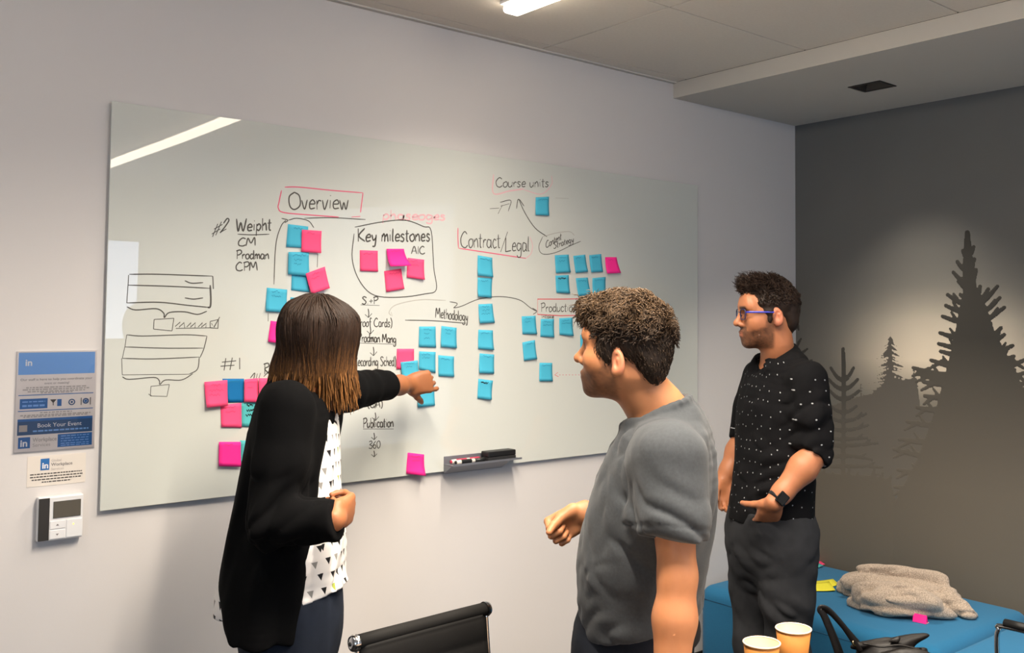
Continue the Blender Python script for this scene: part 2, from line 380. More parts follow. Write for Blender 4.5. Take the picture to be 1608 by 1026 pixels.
# the big spruce
p = Print(0.0014, [(0.3, (104, 98, 88)), (0.9, (108, 101, 90)), (1.15, (98, 92, 83)), (1.38, (84, 80, 73)), (1.55, (64, 62, 58)), (2.1, (54, 53, 50))])
p.limb([(1519, 366), (1521, 430), (1528, 500), (1534, 560)], 4.5, 20, rnd=False); p.limb([(1519, 376), (1519, 366)], 4.5, 4)
br = [((1519, 400), (1512, 394)), ((1520, 400), (1529, 388)), ((1521, 425), (1503, 411)), ((1522, 425), (1530, 407)), ((1524, 446), (1497, 428)), ((1524, 446), (1533, 424)), ((1524, 452), (1505, 442)),
      ((1527, 480), (1488, 463)), ((1528, 490), (1485, 480)), ((1526, 468), (1508, 463)), ((1532, 480), (1566, 450)), ((1532, 478), (1552, 454)), ((1534, 494), (1570, 468)), ((1536, 505), (1577, 483)), ((1528, 505), (1480, 497)), ((1534, 470), (1539, 450)),
      ((1540, 530), (1556, 508)), ((1542, 540), (1577, 526)), ((1545, 535), (1572, 515)), ((1528, 530), (1476, 523)), ((1528, 545), (1474, 540)), ((1526, 555), (1477, 552)), ((1548, 555), (1590, 543)), ((1550, 565), (1592, 560)), ((1520, 575), (1462, 566)),
      ((1515, 590), (1434, 578)), ((1515, 600), (1440, 587)), ((1512, 600), (1450, 600)), ((1555, 580), (1608, 566)), ((1560, 595), (1608, 586)), ((1560, 605), (1610, 602)), ((1500, 620), (1452, 622)), ((1490, 640), (1440, 640)), ((1485, 665), (1424, 662)), ((1480, 690), (1412, 690)), ((1478, 715), (1404, 706)), ((1475, 740), (1410, 738)), ((1470, 760), (1405, 765))]
for a, b in br:
    mid = ((a[0] + b[0])/2, (a[1] + b[1])/2 + 4); p.limb([a, mid, b], 6.5 if a[1] > 520 else 5.5, 3.2)
    if abs(b[0] - a[0]) > 34:
        sg = 1 if b[0] > a[0] else -1
        p.limb([mid, (mid[0] + sg*10, mid[1] - 14)], 3.5, 2.2)
        if a[1] > 570: p.limb([(b[0]*.7 + a[0]*.3, b[1] + 2), (b[0] + 4*sg*R2.random(), b[1] + 13)], 4, 2.4)
p.poly([(1509, 470), (1545, 470), (1562, 520), (1588, 570), (1612, 620), (1625, 700), (1625, 1010), (1400, 1010), (1404, 790), (1440, 720), (1470, 640), (1490, 565), (1500, 520)])
p.build('printed_big_tree')

# ------------------------------------------------------------------ glass writing board
BX0, BX1, BZ0, BZ1 = -3.188, -0.742, 1.079, 2.2103
BYF = -0.016                                                   # front face
M['glass'] = mat('back_painted_glass', (206, 209, 203), 0.5, 0.0, coat=0.0)
def glass_mat():
    m = M['glass']; b = m.node_tree.nodes['Principled BSDF']
    b.inputs['Specular IOR Level'].default_value = 0.62; b.inputs['Roughness'].default_value = 0.0
    b.inputs['Coat Weight'].default_value = 0.0
    N = m.node_tree.nodes; L = m.node_tree.links      # float glass is never perfectly flat
    tc = N.new('ShaderNodeTexCoord'); n = N.new('ShaderNodeTexNoise'); n.inputs['Scale'].default_value = 2.2; n.inputs['Detail'].default_value = 0
    L.new(tc.outputs['Object'], n.inputs['Vector'])
    bp = N.new('ShaderNodeBump'); bp.inputs['Strength'].default_value = 0.25; bp.inputs['Distance'].default_value = 0.006
    L.new(n.outputs['Fac'], bp.inputs['Height']); L.new(bp.outputs[0], b.inputs['Normal'])
glass_mat()
M['glassedge'] = mat('glass_edge', (120, 128, 120), 0.15, 0.5)
board = empty('whiteboard', (0, 0, 0), 'large frameless glass whiteboard covered in handwriting and sticky notes', 'whiteboard')
g = box('glass_panel', (BX0, BYF, BZ0), (BX1, BYF + .006, BZ1), M['glass'], board, bev=0.0012, seg=2)
box('backing_channel', (BX0 + .02, BYF + .006, BZ0 + .01), (BX1 - .02, -0.0005, BZ1 - .01), M['grid'], board)
def bd(px, py): w = on(px, py, 1, BYF); return np.array([w[0], w[2]])

INK = {'k': mat('marker_ink_black', (84, 82, 78), 0.6, 0.2), 'g': mat('marker_ink_grey', (140, 138, 132), 0.6, 0.2), 'p': mat('marker_ink_pink', (226, 92, 124), 0.6, 0.2),
       'q': mat('marker_ink_faint_pink', (226, 178, 184), 0.6, 0.2), 'f': mat('marker_ink_faint_grey', (176, 175, 168), 0.6, 0.2), 'r': mat('marker_ink_red', (212, 66, 80), 0.6, 0.2)}
class Ink:
    def __init__(s): s.V, s.F = [], []
    def line(s, P, w):
        P = [np.array(p, float) for p in P]; n = len(P); b = len(s.V)
        if n < 2: return
        for i in range(n):
            d = P[min(i+1, n-1)] - P[max(i-1, 0)]; l = np.linalg.norm(d); d = d/l if l > 1e-9 else np.array([1., 0])
            nn = np.array([-d[1], d[0]])*w/2*(0.6 if i in (0, n-1) else 1)
            for q in (P[i] + nn, P[i] - nn): s.V.append((q[0], BYF - 0.0003, q[1]))
        for i in range(n-1): s.F.append((b+2*i, b+2*i+1, b+2*i+3, b+2*i+2))
    def build(s, name, ink, label=None):
        o = pydata(name, s.V, s.F, INK[ink], board)
        if label: o['label'] = label
        return o
def draw(name, strokes, ink='k', w=0.0042, n=5, label=None):
    k = Ink()
    for st in strokes:
        P = [bd(*q) for q in st]; k.line(smooth_line(P, n) if n else P, w)
    return k.build(name, ink, label)
# single-stroke hand: x across, y up, cap height 1, x height .6
G = {
 'A': ('0,0 .3,1 .6,0|.12,.35 .5,.38', .65), 'C': ('.6,.85 .35,1 .05,.6 .1,.15 .4,0 .65,.15', .7), 'I': ('.1,0 .12,1', .25), 'K': ('.08,1 .1,0|.6,1 .12,.45 .62,0', .65),
 'L': ('.08,1 .06,.1 .1,0 .55,.06', .6), 'M': ('0,0 .1,.95 .35,.35 .6,1 .72,0', .8), 'O': ('.4,1 .08,.75 .1,.2 .4,0 .72,.25 .7,.8 .4,1', .8), 'P': ('.1,0 .12,1|.0,.9 .4,1 .55,.75 .35,.5 .12,.45', .58),
 'Q': ('.4,1 .08,.75 .1,.2 .4,0 .72,.25 .7,.8 .4,1|.45,.3 .75,-.1', .8), 'R': ('.1,0 .12,1|0,.9 .4,1 .5,.75 .12,.5 .55,0', .62), 'S': ('.55,.85 .3,1 .08,.8 .3,.55 .5,.3 .3,0 .02,.12', .6),
 'W': ('0,1 .15,0 .35,.7 .55,0 .8,1', .85), 'a': ('.4,.5 .15,.55 .05,.2 .2,0 .4,.2 .42,.55|.42,.5 .42,.1 .5,0', .52), 'b': ('.08,1 .08,0|.08,.4 .3,.55 .42,.25 .25,0 .08,.08', .5),
 'c': ('.4,.48 .2,.58 .05,.3 .18,.02 .42,.1', .45), 'd': ('.4,.5 .15,.55 .05,.2 .2,0 .4,.2|.42,1 .42,.1 .5,0', .52), 'e': ('.06,.3 .4,.35 .3,.58 .08,.4 .12,.05 .42,.08', .46), 'f': ('.4,.9 .25,1 .18,.8 .16,-.1|0,.55 .36,.57', .4),
 'g': ('.4,.5 .15,.55 .05,.25 .2,.05 .4,.25|.42,.55 .4,-.25 .2,-.38 .02,-.25', .5), 'h': ('.08,1 .06,0|.07,.35 .28,.58 .38,.35 .4,0', .48), 'i': ('.1,.55 .1,.05|.11,.8 .13,.84', .24), 'k': ('.08,1 .06,0|.38,.55 .1,.25 .42,0', .46),
 'l': ('.1,1 .08,.15 .16,0', .24), 'm': ('.04,.55 .05,0|.06,.35 .2,.58 .28,.35 .28,0|.29,.35 .44,.58 .52,.35 .54,0', .62), 'n': ('.05,.55 .06,0|.07,.35 .28,.58 .38,.35 .4,0', .48), 'o': ('.25,.57 .05,.4 .08,.08 .25,0 .42,.2 .38,.5 .22,.57', .48),
 'p': ('.08,.55 .05,-.4|.08,.4 .3,.57 .42,.3 .25,.02 .08,.12', .48), 'r': ('.06,.55 .08,0|.08,.3 .2,.52 .36,.5', .38), 's': ('.36,.5 .18,.58 .1,.42 .32,.2 .2,0 .02,.08', .42), 't': ('.16,.9 .14,.1 .28,.02|0,.6 .34,.62', .36),
 'u': ('.06,.55 .06,.12 .22,0 .38,.2|.4,.55 .4,0', .48), 'v': ('.04,.55 .2,0 .4,.57', .44), 'w': ('.02,.55 .14,0 .28,.42 .42,0 .58,.57', .62), 'y': ('.06,.55 .18,.12 .38,.3|.42,.55 .3,-.3 .08,-.35', .48),
 '0': ('.28,1 .06,.7 .1,.15 .3,0 .5,.35 .46,.8 .28,1', .58), '1': ('.12,.95 .14,0', .25), '2': ('.05,.75 .25,1 .48,.75 .3,.35 .02,0|.02,.02 .55,.05', .58), '3': ('.05,.9 .35,1 .42,.75 .15,.52 .45,.35 .35,.02 .02,.08', .52),
 '6': ('.42,.98 .12,.55 .08,.15 .3,0 .46,.25 .3,.48 .1,.3', .54), '#': ('.2,1.0 .12,0|.5,1 .42,0|0,.68 .7,.72|-.04,.34 .64,.38', .75), '(': ('.25,1.1 .08,.6 .1,.1 .25,-.15', .3), ')': ('.05,1.1 .22,.6 .2,.1 .05,-.15', .3),
 '/': ('.45,1.1 .02,-.2', .5), '+': ('.05,.4 .5,.42|.28,.65 .27,.15', .55), '.': ('.08,.02 .12,.06', .2), '?': ('.05,.8 .25,1 .42,.8 .22,.5 .22,.3|.22,.05 .24,.08', .48), '-': ('.05,.35 .4,.37', .45), ' ': ('', .35), 'B': ('.1,0 .12,1 .45,.85 .15,.52 .5,.28 .1,0', .58), 'T': ('.3,1 .28,0|0,.98 .62,1', .6)}
def glyphs(text, o, ex, ey, jit=0.02, R=random.Random(5)):
    """polylines of a hand-written line of text: origin o, ex = vector of the whole advance, ey = vector of the cap height"""
    tot = sum(G[c][1] for c in text); x = 0.0; out = []
    for c in text:
        s, a = G[c]
        for st in s.split('|'):
            if not st: continue
            P = [tuple(map(float, q.split(','))) for q in st.split()]
            P = [np.array(o) + np.array(ex)*((x + qx + R.uniform(-jit, jit))/tot) + np.array(ey)*(qy + R.uniform(-jit, jit)) for qx, qy in P]
            out.append(smooth_line(P, 5))
        x += a
    return out
def write(text, a, b, h, ink='k', w=0.004, slant=0.0, name='handwriting', label=None):
    A, B, U = bd(*a), bd(*b), bd(a[0] + slant*h, a[1] - h) - bd(*a)
    k = Ink()
    for P in glyphs(text, A, B - A, U): k.line(P, w)
    return k.build(name, ink, label)
def arrow(x, y0, y1, s=5):
    return draw('drawn_arrow', [[(x, y0), (x + 1, (y0 + y1)/2), (x + .5, y1)], [(x - s, y1 - s), (x + .5, y1)], [(x + s + 1, y1 - s*1.3), (x + .5, y1)]], 'k', .0036)
write('#2', (331, 374), (356, 360), 20, slant=.35); write('Weipht', (371, 364), (427, 362), 20, w=.0048); draw('drawn_underline', [[(373, 368), (396, 369), (423, 368)]], w=.003)
write('CM', (373, 387), (402, 386), 13, slant=.1); write('Prodman', (371, 407), (423, 407), 14); write('CPM', (370, 426), (405, 425), 14)
write('Overview', (452, 329), (548, 329), 27, w=.0044)
draw('drawn_box', [[(447, 294), (470, 294), (520, 299), (570, 303)], [(570, 303), (568, 318), (566, 334)], [(442, 299), (438, 318), (437, 327), (446, 334), (490, 338), (532, 341)], [(552, 341), (566, 340)]], 'p', .0034)
draw('drawn_underline', [[(478, 343), (520, 342), (574, 345)]], w=.003)
draw('arrow_head', [[(442, 343), (452, 346), (447, 350)]], w=.003)
for st_ in ([(449, 346), (441, 356), (433, 385), (430, 447)], [(453, 346), (466, 343), (484, 347), (493, 358)], [(499, 399), (498, 420)]): draw('drawn_curve', [st_], 'k', .003)
draw('drawn_line', [[(421, 492), (421, 505)]], w=.003)
draw('drawn_curve', [[(432, 548), (428, 575), (414, 592)]], 'k', .003)
write('phaseoges', (600, 345), (700, 346), 15, 'q', .006)
draw('drawn_outline', [[(557, 357), (598, 349), (636, 346), (665, 356), (677, 363), (681, 420), (685, 455), (666, 462), (628, 467), (588, 464), (565, 442), (553, 407), (556, 367)]], 'k', .0034)
write('Key milestones', (561, 380), (676, 379), 21, w=.0054); write('AIC', (646, 399), (668, 399), 12)
write('S.+P', (568, 478), (594, 478), 12); draw('drawn_underline', [[(566, 479), (596, 480)]], w=.0026)
arrow(578, 485, 499); write('(proof Cards)', (557, 513), (616, 514), 14, w=.0034); arrow(581, 512, 525)
write('Prodman Mang', (562, 537), (622, 539), 14, w=.0038); draw('drawn_underline', [[(565, 539), (621, 541)]], w=.0028); arrow(586, 545, 559)
write('(Recording Sched)', (553, 575), (622, 575), 15, w=.0036); draw('drawn_line', [[(588, 579), (588, 586)]], w=.003)
write('Launch?', (575, 631), (606, 630), 12); write('(QA)', (577, 641), (601, 640), 12); arrow(589, 648, 661)
write('Publication', (570, 672), (618, 671), 15, w=.0042); draw('drawn_underline', [[(570, 674), (618, 674)]], w=.003)
arrow(587, 680, 691, 4); write('360', (579, 705), (598, 704), 12, 'k', .003); arrow(587, 708, 718, 4)
write('Methodology', (684, 499), (735, 505), 16, w=.0038); draw('drawn_line', [[(636, 503), (680, 504), (733, 508)]], w=.0032)
draw('drawn_arrow', [[(712, 484), (725, 481), (752, 470), (785, 466), (815, 471), (832, 483), (842, 489)], [(706, 474), (718, 477), (712, 484)], [(836, 484), (843, 489), (837, 494)]], w=.003)
draw('drawn_curve', [[(614, 496), (611, 490), (622, 479), (660, 471), (700, 472)]], 'f', .003)
draw('drawn_mark', [[(614, 490), (616, 497)]], 'f', .003)
write('Contract', (723, 389), (786, 390), 25, w=.004); write('/', (785, 391), (798, 391), 25); write('Legal', (793, 395), (832, 395), 24, w=.004)
draw('drawn_box', [[(719, 358), (719, 375), (720, 390)], [(720, 390), (760, 396), (826, 406)]], 'p', .0036)
draw('drawn_box', [[(826, 406), (834, 398), (836, 385), (832, 372)]], 'q', .003)
write('Course units', (778, 294), (862, 294), 15, w=.0036)
draw('drawn_box', [[(775, 274), (775, 304), (800, 300), (822, 297)]], 'q', .005); draw('drawn_box', [[(822, 298), (850, 305), (866, 290), (866, 276)]], 'q', .003)
draw('drawn_sketch', [[(769, 328), (784, 327)], [(785, 318), (802, 315), (798, 332)], [(786, 324), (800, 320)], [(789, 322), (782, 336)]], w=.003)
draw('drawn_arrow', [[(859, 372), (840, 358), (824, 334), (815, 314)], [(811, 328), (814, 313), (823, 324)]], w=.0036)
draw('drawn_outline', [[(852, 372), (846, 388), (852, 399), (872, 397), (898, 385), (912, 379)]], 'k', .0026); draw('drawn_outline', [[(852, 372), (874, 366), (894, 364), (902, 370)]], 'f', .003)
draw('drawn_line', [[(872, 311), (893, 312)]], 'f', .003)
write('Content', (857, 390), (882, 376), 11, w=.0034); write('Strategy', (869, 391), (901, 380), 10, w=.0034)
write('Production Series', (849, 490), (940, 489), 14, w=.0036)
draw('drawn_box', [[(930, 469), (886, 470), (844, 470), (844, 494), (880, 496), (930, 495)]], 'r', .0034, 0)
write('Intake', (850, 500), (870, 500), 6, w=.0026)
draw('dotted_arrow', [[(876, 585), (871, 589), (877, 592)]] + [[(878 + 5*i, 589), (880 + 5*i, 589)] for i in range(9)], 'r', .003, 0)
draw('drawn_diagram', [[(203, 431), (250, 431), (334, 434)], [(202, 432), (201, 448)], [(201, 448), (270, 450), (329, 453)], [(201, 448), (199, 476)], [(199, 476), (250, 475), (297, 480), (328, 483)], [(290, 441), (301, 445), (319, 444)], [(290, 468), (304, 470), (319, 468)],
     [(199, 482), (213, 487), (245, 485), (257, 492), (258, 499), (266, 491), (290, 490), (310, 494), (325, 489)], [(242, 502), (273, 500)], [(273, 500), (270, 520)], [(270, 520), (241, 517)], [(241, 517), (242, 502)]], w=.0034)
draw('drawn_diagram', [[(334, 434), (335, 454)], [(330, 448), (331, 470), (330, 482), (326, 483)]], w=.0052, label='thick black right edge of the upper box sketch')
draw('drawn_scribble', [[(275, 513), (283, 506), (281, 514), (289, 507), (290, 515)], [(293, 514), (300, 507), (299, 514), (307, 507), (306, 515)], [(311, 514), (318, 507), (316, 514), (324, 508), (323, 515)], [(330, 505), (343, 502), (342, 516), (330, 515), (330, 505)], [(332, 508), (336, 514), (345, 498)], [(276, 516), (330, 515)]], w=.0036, n=0)
draw('drawn_diagram', [[(199, 526), (225, 528), (290, 526), (325, 528)], [(199, 526), (196, 545)], [(196, 545), (255, 547), (319, 547)], [(325, 528), (320, 548), (314, 562)], [(196, 545), (192, 563)], [(192, 563), (240, 564), (313, 561)], [(191, 563), (192, 589)], [(192, 589), (297, 588)], [(313, 561), (310, 580), (297, 588)],
     [(192, 592), (203, 596), (241, 593), (250, 598), (251, 604), (260, 597), (285, 597), (303, 587)], [(237, 607), (266, 604)], [(266, 604), (262, 623)], [(262, 623), (236, 622)], [(236, 622), (237, 607)], [(233, 619), (238, 622)]], w=.0028)
write('#1', (348, 582), (380, 580), 19, w=.0044); write('4', (393, 596), (402, 596), 9) if '4' in G else draw('drawn_marks', [[(393, 594), (400, 586), (398, 597)], [(404, 587), (402, 596)], [(409, 586), (406, 596)]], w=.003)
write('R', (414, 588), (424, 588), 17)

# ------------------------------------------------------------------ sticky notes
STK = {'b': mat('blue_note_paper', (74, 176, 205), 0.75, 0.2, bump=(700, .1, .0004)), 'p': mat('pink_note_paper', (255, 84, 132), 0.75, 0.2, bump=(700, .1, .0004)), 'm': mat('magenta_note_paper', (255, 50, 150), 0.75, 0.2, bump=(700, .1, .0004)),
       'd': mat('dark_blue_note_paper', (22, 110, 170), 0.75, 0.2), 't': mat('teal_note_paper', (86, 182, 184), 0.75, 0.2), 'y': mat('yellow_note_paper', (232, 226, 70), 0.75, 0.2)}
INKN = {'b': mat('pen_on_blue', (36, 116, 150), 0.7, 0.2), 'p': mat('pen_on_pink', (205, 58, 104), 0.7, 0.2), 'k': mat('pen_black', (26, 26, 28), 0.6, 0.2)}
SR = random.Random(11)
def note(c, q, label, group, lift=0.006, layer=0, scr=3, ink=None, curl=None):
    """q: top-left, top-right, bottom-right, bottom-left in the photo, on the board; the top edge sticks, the bottom edge lifts"""
    P = [bd(*v) for v in q]; nu, nv = 5, 6; base = BYF - 0.0006 - 0.0042*layer
    ox, oz = P[0]*.5 + P[1]*.5
    cu = SR.uniform(-.5, 1.0) if curl is None else curl
    def surf(u, v, e=0):
        p = (P[0]*(1-u) + P[1]*u)*(1-v) + (P[3]*(1-u) + P[2]*u)*v
        d = lift*max(0, v - .2)**2*1.5*(1 + cu*(u - .5)*1.4)
        return (p[0] - ox, base - d - e, p[1] - oz)
    V, F = [], []
    for e in (0.0002, 0.0):
        for j in range(nv+1):
            for i in range(nu+1): V.append(surf(i/nu, j/nv, e))
    n1 = (nu+1)*(nv+1)
    for j in range(nv):
        for i in range(nu):
            a = j*(nu+1) + i; F.append((a, a+1, a+nu+2, a+nu+1)); F.append((n1+a, n1+a+nu+1, n1+a+nu+2, n1+a+1))
    rim = [i for i in range(nu+1)] + [(j+1)*(nu+1) + nu for j in range(nv)] + [nv*(nu+1) + i for i in range(nu-1, -1, -1)] + [j*(nu+1) for j in range(nv-1, 0, -1)]
    for a, b in zip(rim, rim[1:] + rim[:1]): F.append((b, a, n1+a, n1+b))
    o = pydata('sticky_note', V, F, STK[c], None, True); o.location = (ox, 0, oz); tag(o, label, 'sticky note', group)
    if scr:
        V, F = [], []; ik = ink or ('p' if c in 'pm' else 'b')
        for r in range(scr):
            v0 = .14 + r*.2 + SR.uniform(-.03, .03); u = .16 + SR.uniform(0, .15); u1 = .6 + SR.uniform(0, .3); pts = []
            while u < u1:
                pts.append((u, v0 + SR.uniform(-.045, .045))); u += .035
            pts = smooth_line(pts, 2); b = len(V); w = .011 if ik != 'k' else .03
            for (a, b_) in pts: V.append(surf(a, b_ - w, .0006)); V.append(surf(a, b_ + w, .0006))
            for i in range(len(pts)-1): F.append((b+2*i, b+2*i+1, b+2*i+3, b+2*i+2))
        pydata('pen_scribble', V, F, INKN[ik], o)
    return o
g1 = 'sticky notes under the Overview heading'; W_ = 'under the Overview heading'
note('b', [(452, 352), (484, 356), (482, 390), (449, 388)], 'blue sticky note highest under the Overview box, half covered by a pink one', g1, .0025, 0, 1)
note('p', [(473, 361), (504, 363), (502, 398), (472, 396)], 'pink sticky note overlapping the highest blue one under Overview', g1, .004, 1, 1)
note('b', [(452, 396), (484, 396), (484, 434), (451, 431)], 'blue sticky note with pen lines below the overlapping blue and pink pair under Overview', g1, .003, 1, 3)
note('b', [(458, 428), (486, 430), (485, 459), (457, 456)], 'blue sticky note tucked behind a tilted pink note above the woman\'s head', g1, .002, 0, 1)
note('p', [(478, 430), (508, 419), (515, 453), (486, 462)], 'tilted pink sticky note just above the woman\'s head', g1, .006, 2, 2)
note('b', [(419, 452), (451, 455), (449, 491), (416, 489)], 'square blue sticky note left of the woman\'s crown, alone on the drawn curve', g1, .006, 0, 2)
note('b', [(456, 467), (490, 470), (489, 498), (455, 494)], 'blue sticky note mostly hidden behind the woman\'s hair', g1, .005, 0, 1)
note('m', [(425, 504), (456, 508), (452, 541), (420, 537)], 'bright pink curled sticky note beside the woman\'s hair', g1, .016, 0, 1, curl=1)
g2 = 'pink notes inside the Key milestones outline'
note('p', [(565, 393), (593, 394), (593, 427), (565, 426)], 'pink sticky note on the left inside the Key milestones outline', g2, .003, 0, 1)
note('m', [(606, 391), (633, 391), (639, 418), (608, 419)], 'magenta sticky note with a lifted bottom inside Key milestones', g2, .022, 1, 1, curl=.3)
note('p', [(640, 405), (666, 408), (665, 440), (638, 436)], 'pink sticky note under the letters AIC in Key milestones', g2, .006, 0, 2)
note('p', [(603, 426), (630, 422), (634, 454), (606, 459)], 'slightly turned pink sticky note lowest inside the Key milestones outline', g2, .004, 0, 1)
g3 = 'notes under the Methodology heading'
note('b', [(658, 513), (684, 513), (684, 546), (657, 545)], 'blue sticky note upper left under the Methodology line', g3, .003, 0, 3)
note('b', [(693, 512), (717, 515), (716, 547), (691, 545)], 'blue sticky note upper right under the Methodology line', g3, .006, 0, 2)
note('p', [(623, 548), (650, 548), (650, 580), (622, 580)], 'pink sticky note above the pointing wrist', g3, .002, 0, 0)
note('b', [(628, 569), (655, 566), (656, 593), (630, 594)], 'blue sticky note overlapping the pink one above the pointing wrist', g3, .006, 1, 2)
note('b', [(658, 552), (684, 553), (683, 586), (657, 580)], 'blue sticky note touched by the knuckles of the pointing hand', g3, .004, 0, 2)
note('b', [(688, 558), (713, 560), (712, 592), (688, 591)], 'blue sticky note right of the pointing hand', g3, .004, 0, 1)
note('b', [(655, 606), (682, 606), (682, 637), (655, 640)], 'blue sticky note under the thumb of the pointing hand', g3, .005, 0, 1)
note('m', [(640, 711), (666, 714), (665, 747), (637, 744)], 'magenta sticky note hanging over the bottom edge of the whiteboard', 'single note at the board edge', .010, 0, 2)
g4 = 'column of notes under Contract/Legal'
for q, t in zip(([(750, 401), (773, 405), (773, 436), (749, 433)], [(750, 436), (773, 437), (771, 468), (749, 466)], [(751, 478), (773, 477), (776, 507), (752, 508)], [(751, 518), (774, 519), (774, 550), (750, 548)], [(753, 555), (776, 557), (775, 587), (751, 586)], [(751, 595), (774, 598), (770, 628), (749, 626)]),
        ('topmost blue sticky note of the column under Contract/Legal', 'second blue sticky note from the top of the Contract/Legal column', 'third blue sticky note of the Contract/Legal column, crossed by no line', 'fourth blue sticky note from the top of the Contract/Legal column', 'fifth blue sticky note from the top of the Contract/Legal column', 'lowest blue sticky note of the Contract/Legal column, with a dark pen word')):
    note('b', q, t, g4, .006, 0, 1 if 'second' in t or 'top' in t else 3 if 'third' in t else 2 if 'lowest' not in t else 1, 'k' if 'lowest' in t else None)
note('b', [(841, 310), (862, 309), (861, 339), (840, 338)], 'lone blue sticky note under the Course units heading', 'single note under Course units', .005, 0, 1)
g5 = 'two rows of notes under Content Strategy'
note('b', [(871, 401), (893, 400), (895, 428), (872, 429)], 'blue sticky note first of the upper row under Content Strategy', g5, .005, 0, 2)
note('b', [(900, 402), (919, 400), (922, 427), (903, 429)], 'blue sticky note second of the upper row under Content Strategy', g5, .005, 0, 1)
note('b', [(925, 401), (944, 399), (946, 427), (927, 428)], 'blue sticky note of the upper row touching the magenta one', g5, .005, 0, 1)
note('m', [(950, 404), (968, 404), (973, 429), (951, 430)], 'magenta sticky note ending the upper row under Content Strategy', g5, .010, 0, 1)
note('b', [(872, 433), (893, 432), (894, 461), (873, 460)], 'blue sticky note with a bold black word in the lower row', g5, .004, 0, 1, 'k')
note('b', [(904, 437), (923, 436), (927, 464), (907, 465)], 'slanted blue sticky note in the middle of the lower row above Production', g5, .005, 0, 1)
note('b', [(930, 437), (951, 435), (950, 462), (930, 462)], 'blue sticky note of the lower row just above the grey shirted man\'s hair', g5, .005, 0, 1)
g6 = 'notes under the Production heading'
note('b', [(819, 497), (841, 496), (842, 525), (820, 525)], 'blue sticky note left of the word Intake', g6, .004, 0, 2)
note('b', [(849, 501), (870, 501), (869, 530), (848, 529)], 'blue sticky note directly under the word Intake', g6, .004, 0, 2)
note('b', [(878, 500), (899, 499), (899, 528), (878, 526)], 'blue sticky note beside the fringe of the grey shirted man', g6, .005, 0, 2)
note('b', [(820, 538), (840, 534), (842, 564), (822, 567)], 'tilted blue sticky note below the one left of Intake', g6, .005, 0, 1)
note('b', [(847, 570), (867, 570), (867, 599), (846, 599)], 'blue sticky note at the tip of the red dotted arrow', g6, .004, 0, 1)
note('b', [(911, 526), (932, 526), (932, 556), (911, 555)], 'blue sticky note almost hidden behind the grey shirted man\'s face', g6, .004, 0, 0)
g7 = 'cluster of notes under the number 1'
note('d', [(349, 595), (383, 595), (382, 632), (357, 632)], 'dark blue sticky note under the #1 sign', g7, .002, 0, 1)
note('p', [(320, 600), (356, 597), (356, 637), (322, 640)], 'leftmost pink sticky note of the cluster under #1', g7, .008, 1, 3)
note('p', [(383, 596), (404, 594), (404, 632), (382, 631)], 'pink sticky note right of the dark blue one under #1', g7, .003, 1, 2)
note('p', [(404, 594), (434, 594), (434, 632), (405, 633)], 'pink sticky note cut off by the shoulder of the black cardigan', g7, .005, 2, 0)
note('p', [(346, 636), (379, 633), (379, 672), (347, 671)], 'pink sticky note below the dark blue one in the #1 cluster', g7, .003, 0, 2)
note('t', [(379, 633), (408, 631), (407, 671), (379, 670)], 'teal sticky note with bold black lines beside the black cardigan', g7, .003, 0, 3, 'k')
note('m', [(343, 694), (377, 694), (377, 733), (342, 732)], 'deep pink sticky note at the bottom of the #1 cluster', g7, .004, 1, 1)
note('t', [(377, 692), (410, 692), (408, 730), (377, 730)], 'plain teal sticky note beside the deep pink one at the bottom', g7, .004, 0, 0)

# ------------------------------------------------------------------ marker tray, markers, eraser
TXA, TXB, TZ = -2.070, -1.765, 1.105
tray = empty('marker_tray', (TXA, BYF, TZ), 'narrow grey metal pen tray at the bottom edge of the whiteboard', 'pen tray')
M['traym'] = mat('tray_metal', (136, 138, 146), 0.45, 0.5, 0.6)
w_ = TXB - TXA
box('back_plate', (0, -.002, -.034), (w_*.83, -.0003, .026), M['traym'], tray)
box('shelf', (0, -.055, -.002), (w_, -.002, .0), M['traym'], tray)
box('front_lip', (0.002, -.0565, -.003), (w_ - .002, -.055, .004), M['traym'], tray)
tri = bpy.data.meshes.new('end_bracket')
pydata('end_bracket', [(0, -.002, -.034), (0, -.052, -.003), (0, -.002, -.003), (.002, -.002, -.034), (.002, -.052, -.003), (.002, -.002, -.003)], [(0, 1, 2), (5, 4, 3), (0, 3, 4, 1), (1, 4, 5, 2), (2, 5, 3, 0)], M['traym'], tray)
pydata('underside_flange', [(0.002, -.052, -.003), (w_*.83, -.052, -.003), (w_*.83, -.003, -.033), (0.002, -.003, -.033)], [(0, 1, 2, 3)], M['traym'], tray)
def marker(label, x, y, body, cap, rev, L_=.125, dz=0, ang=0):
    r = empty('marker_pen', (x, y, TZ + .0085 + dz), label, 'marker pen', 'markers in the tray', rz=ang)
    Rx = Matrix.Rotation(math.pi/2, 4, 'Y')
    lathe('barrel', [(0, 0), (.0065, .001), (.0078, .004), (.0078, L_*.62), (.006, L_*.64)], body, r, 16, Rx)
    lathe('cap', [(.006, L_*.62), (.0082, L_*.62), (.0082, L_*.95), (.0055, L_), (0, L_)], cap, r, 16, Rx)
    lathe('print_band', [(.00795, L_*.16), (.00797, L_*.17), (.00797, L_*.50), (.00795, L_*.51)], rev, r, 16, Rx)
    lathe('end_plug', [(0, -.003), (.005, -.003), (.006, 0), (.0066, .002)], cap, r, 16, Rx)
mw, mk, mr_ = mat('marker_white', (214, 208, 198), .4), mat('marker_black', (24, 24, 25), .4), mat('marker_red', (190, 44, 78), .4)
marker('white marker pen with black print lying in front of the tray', TXA + .022, BYF - .043, mw, mk, mk)
marker('white marker pen with a red cap behind the black printed one', TXA + .018, BYF - .020, mw, mr_, mr_, ang=0.02)
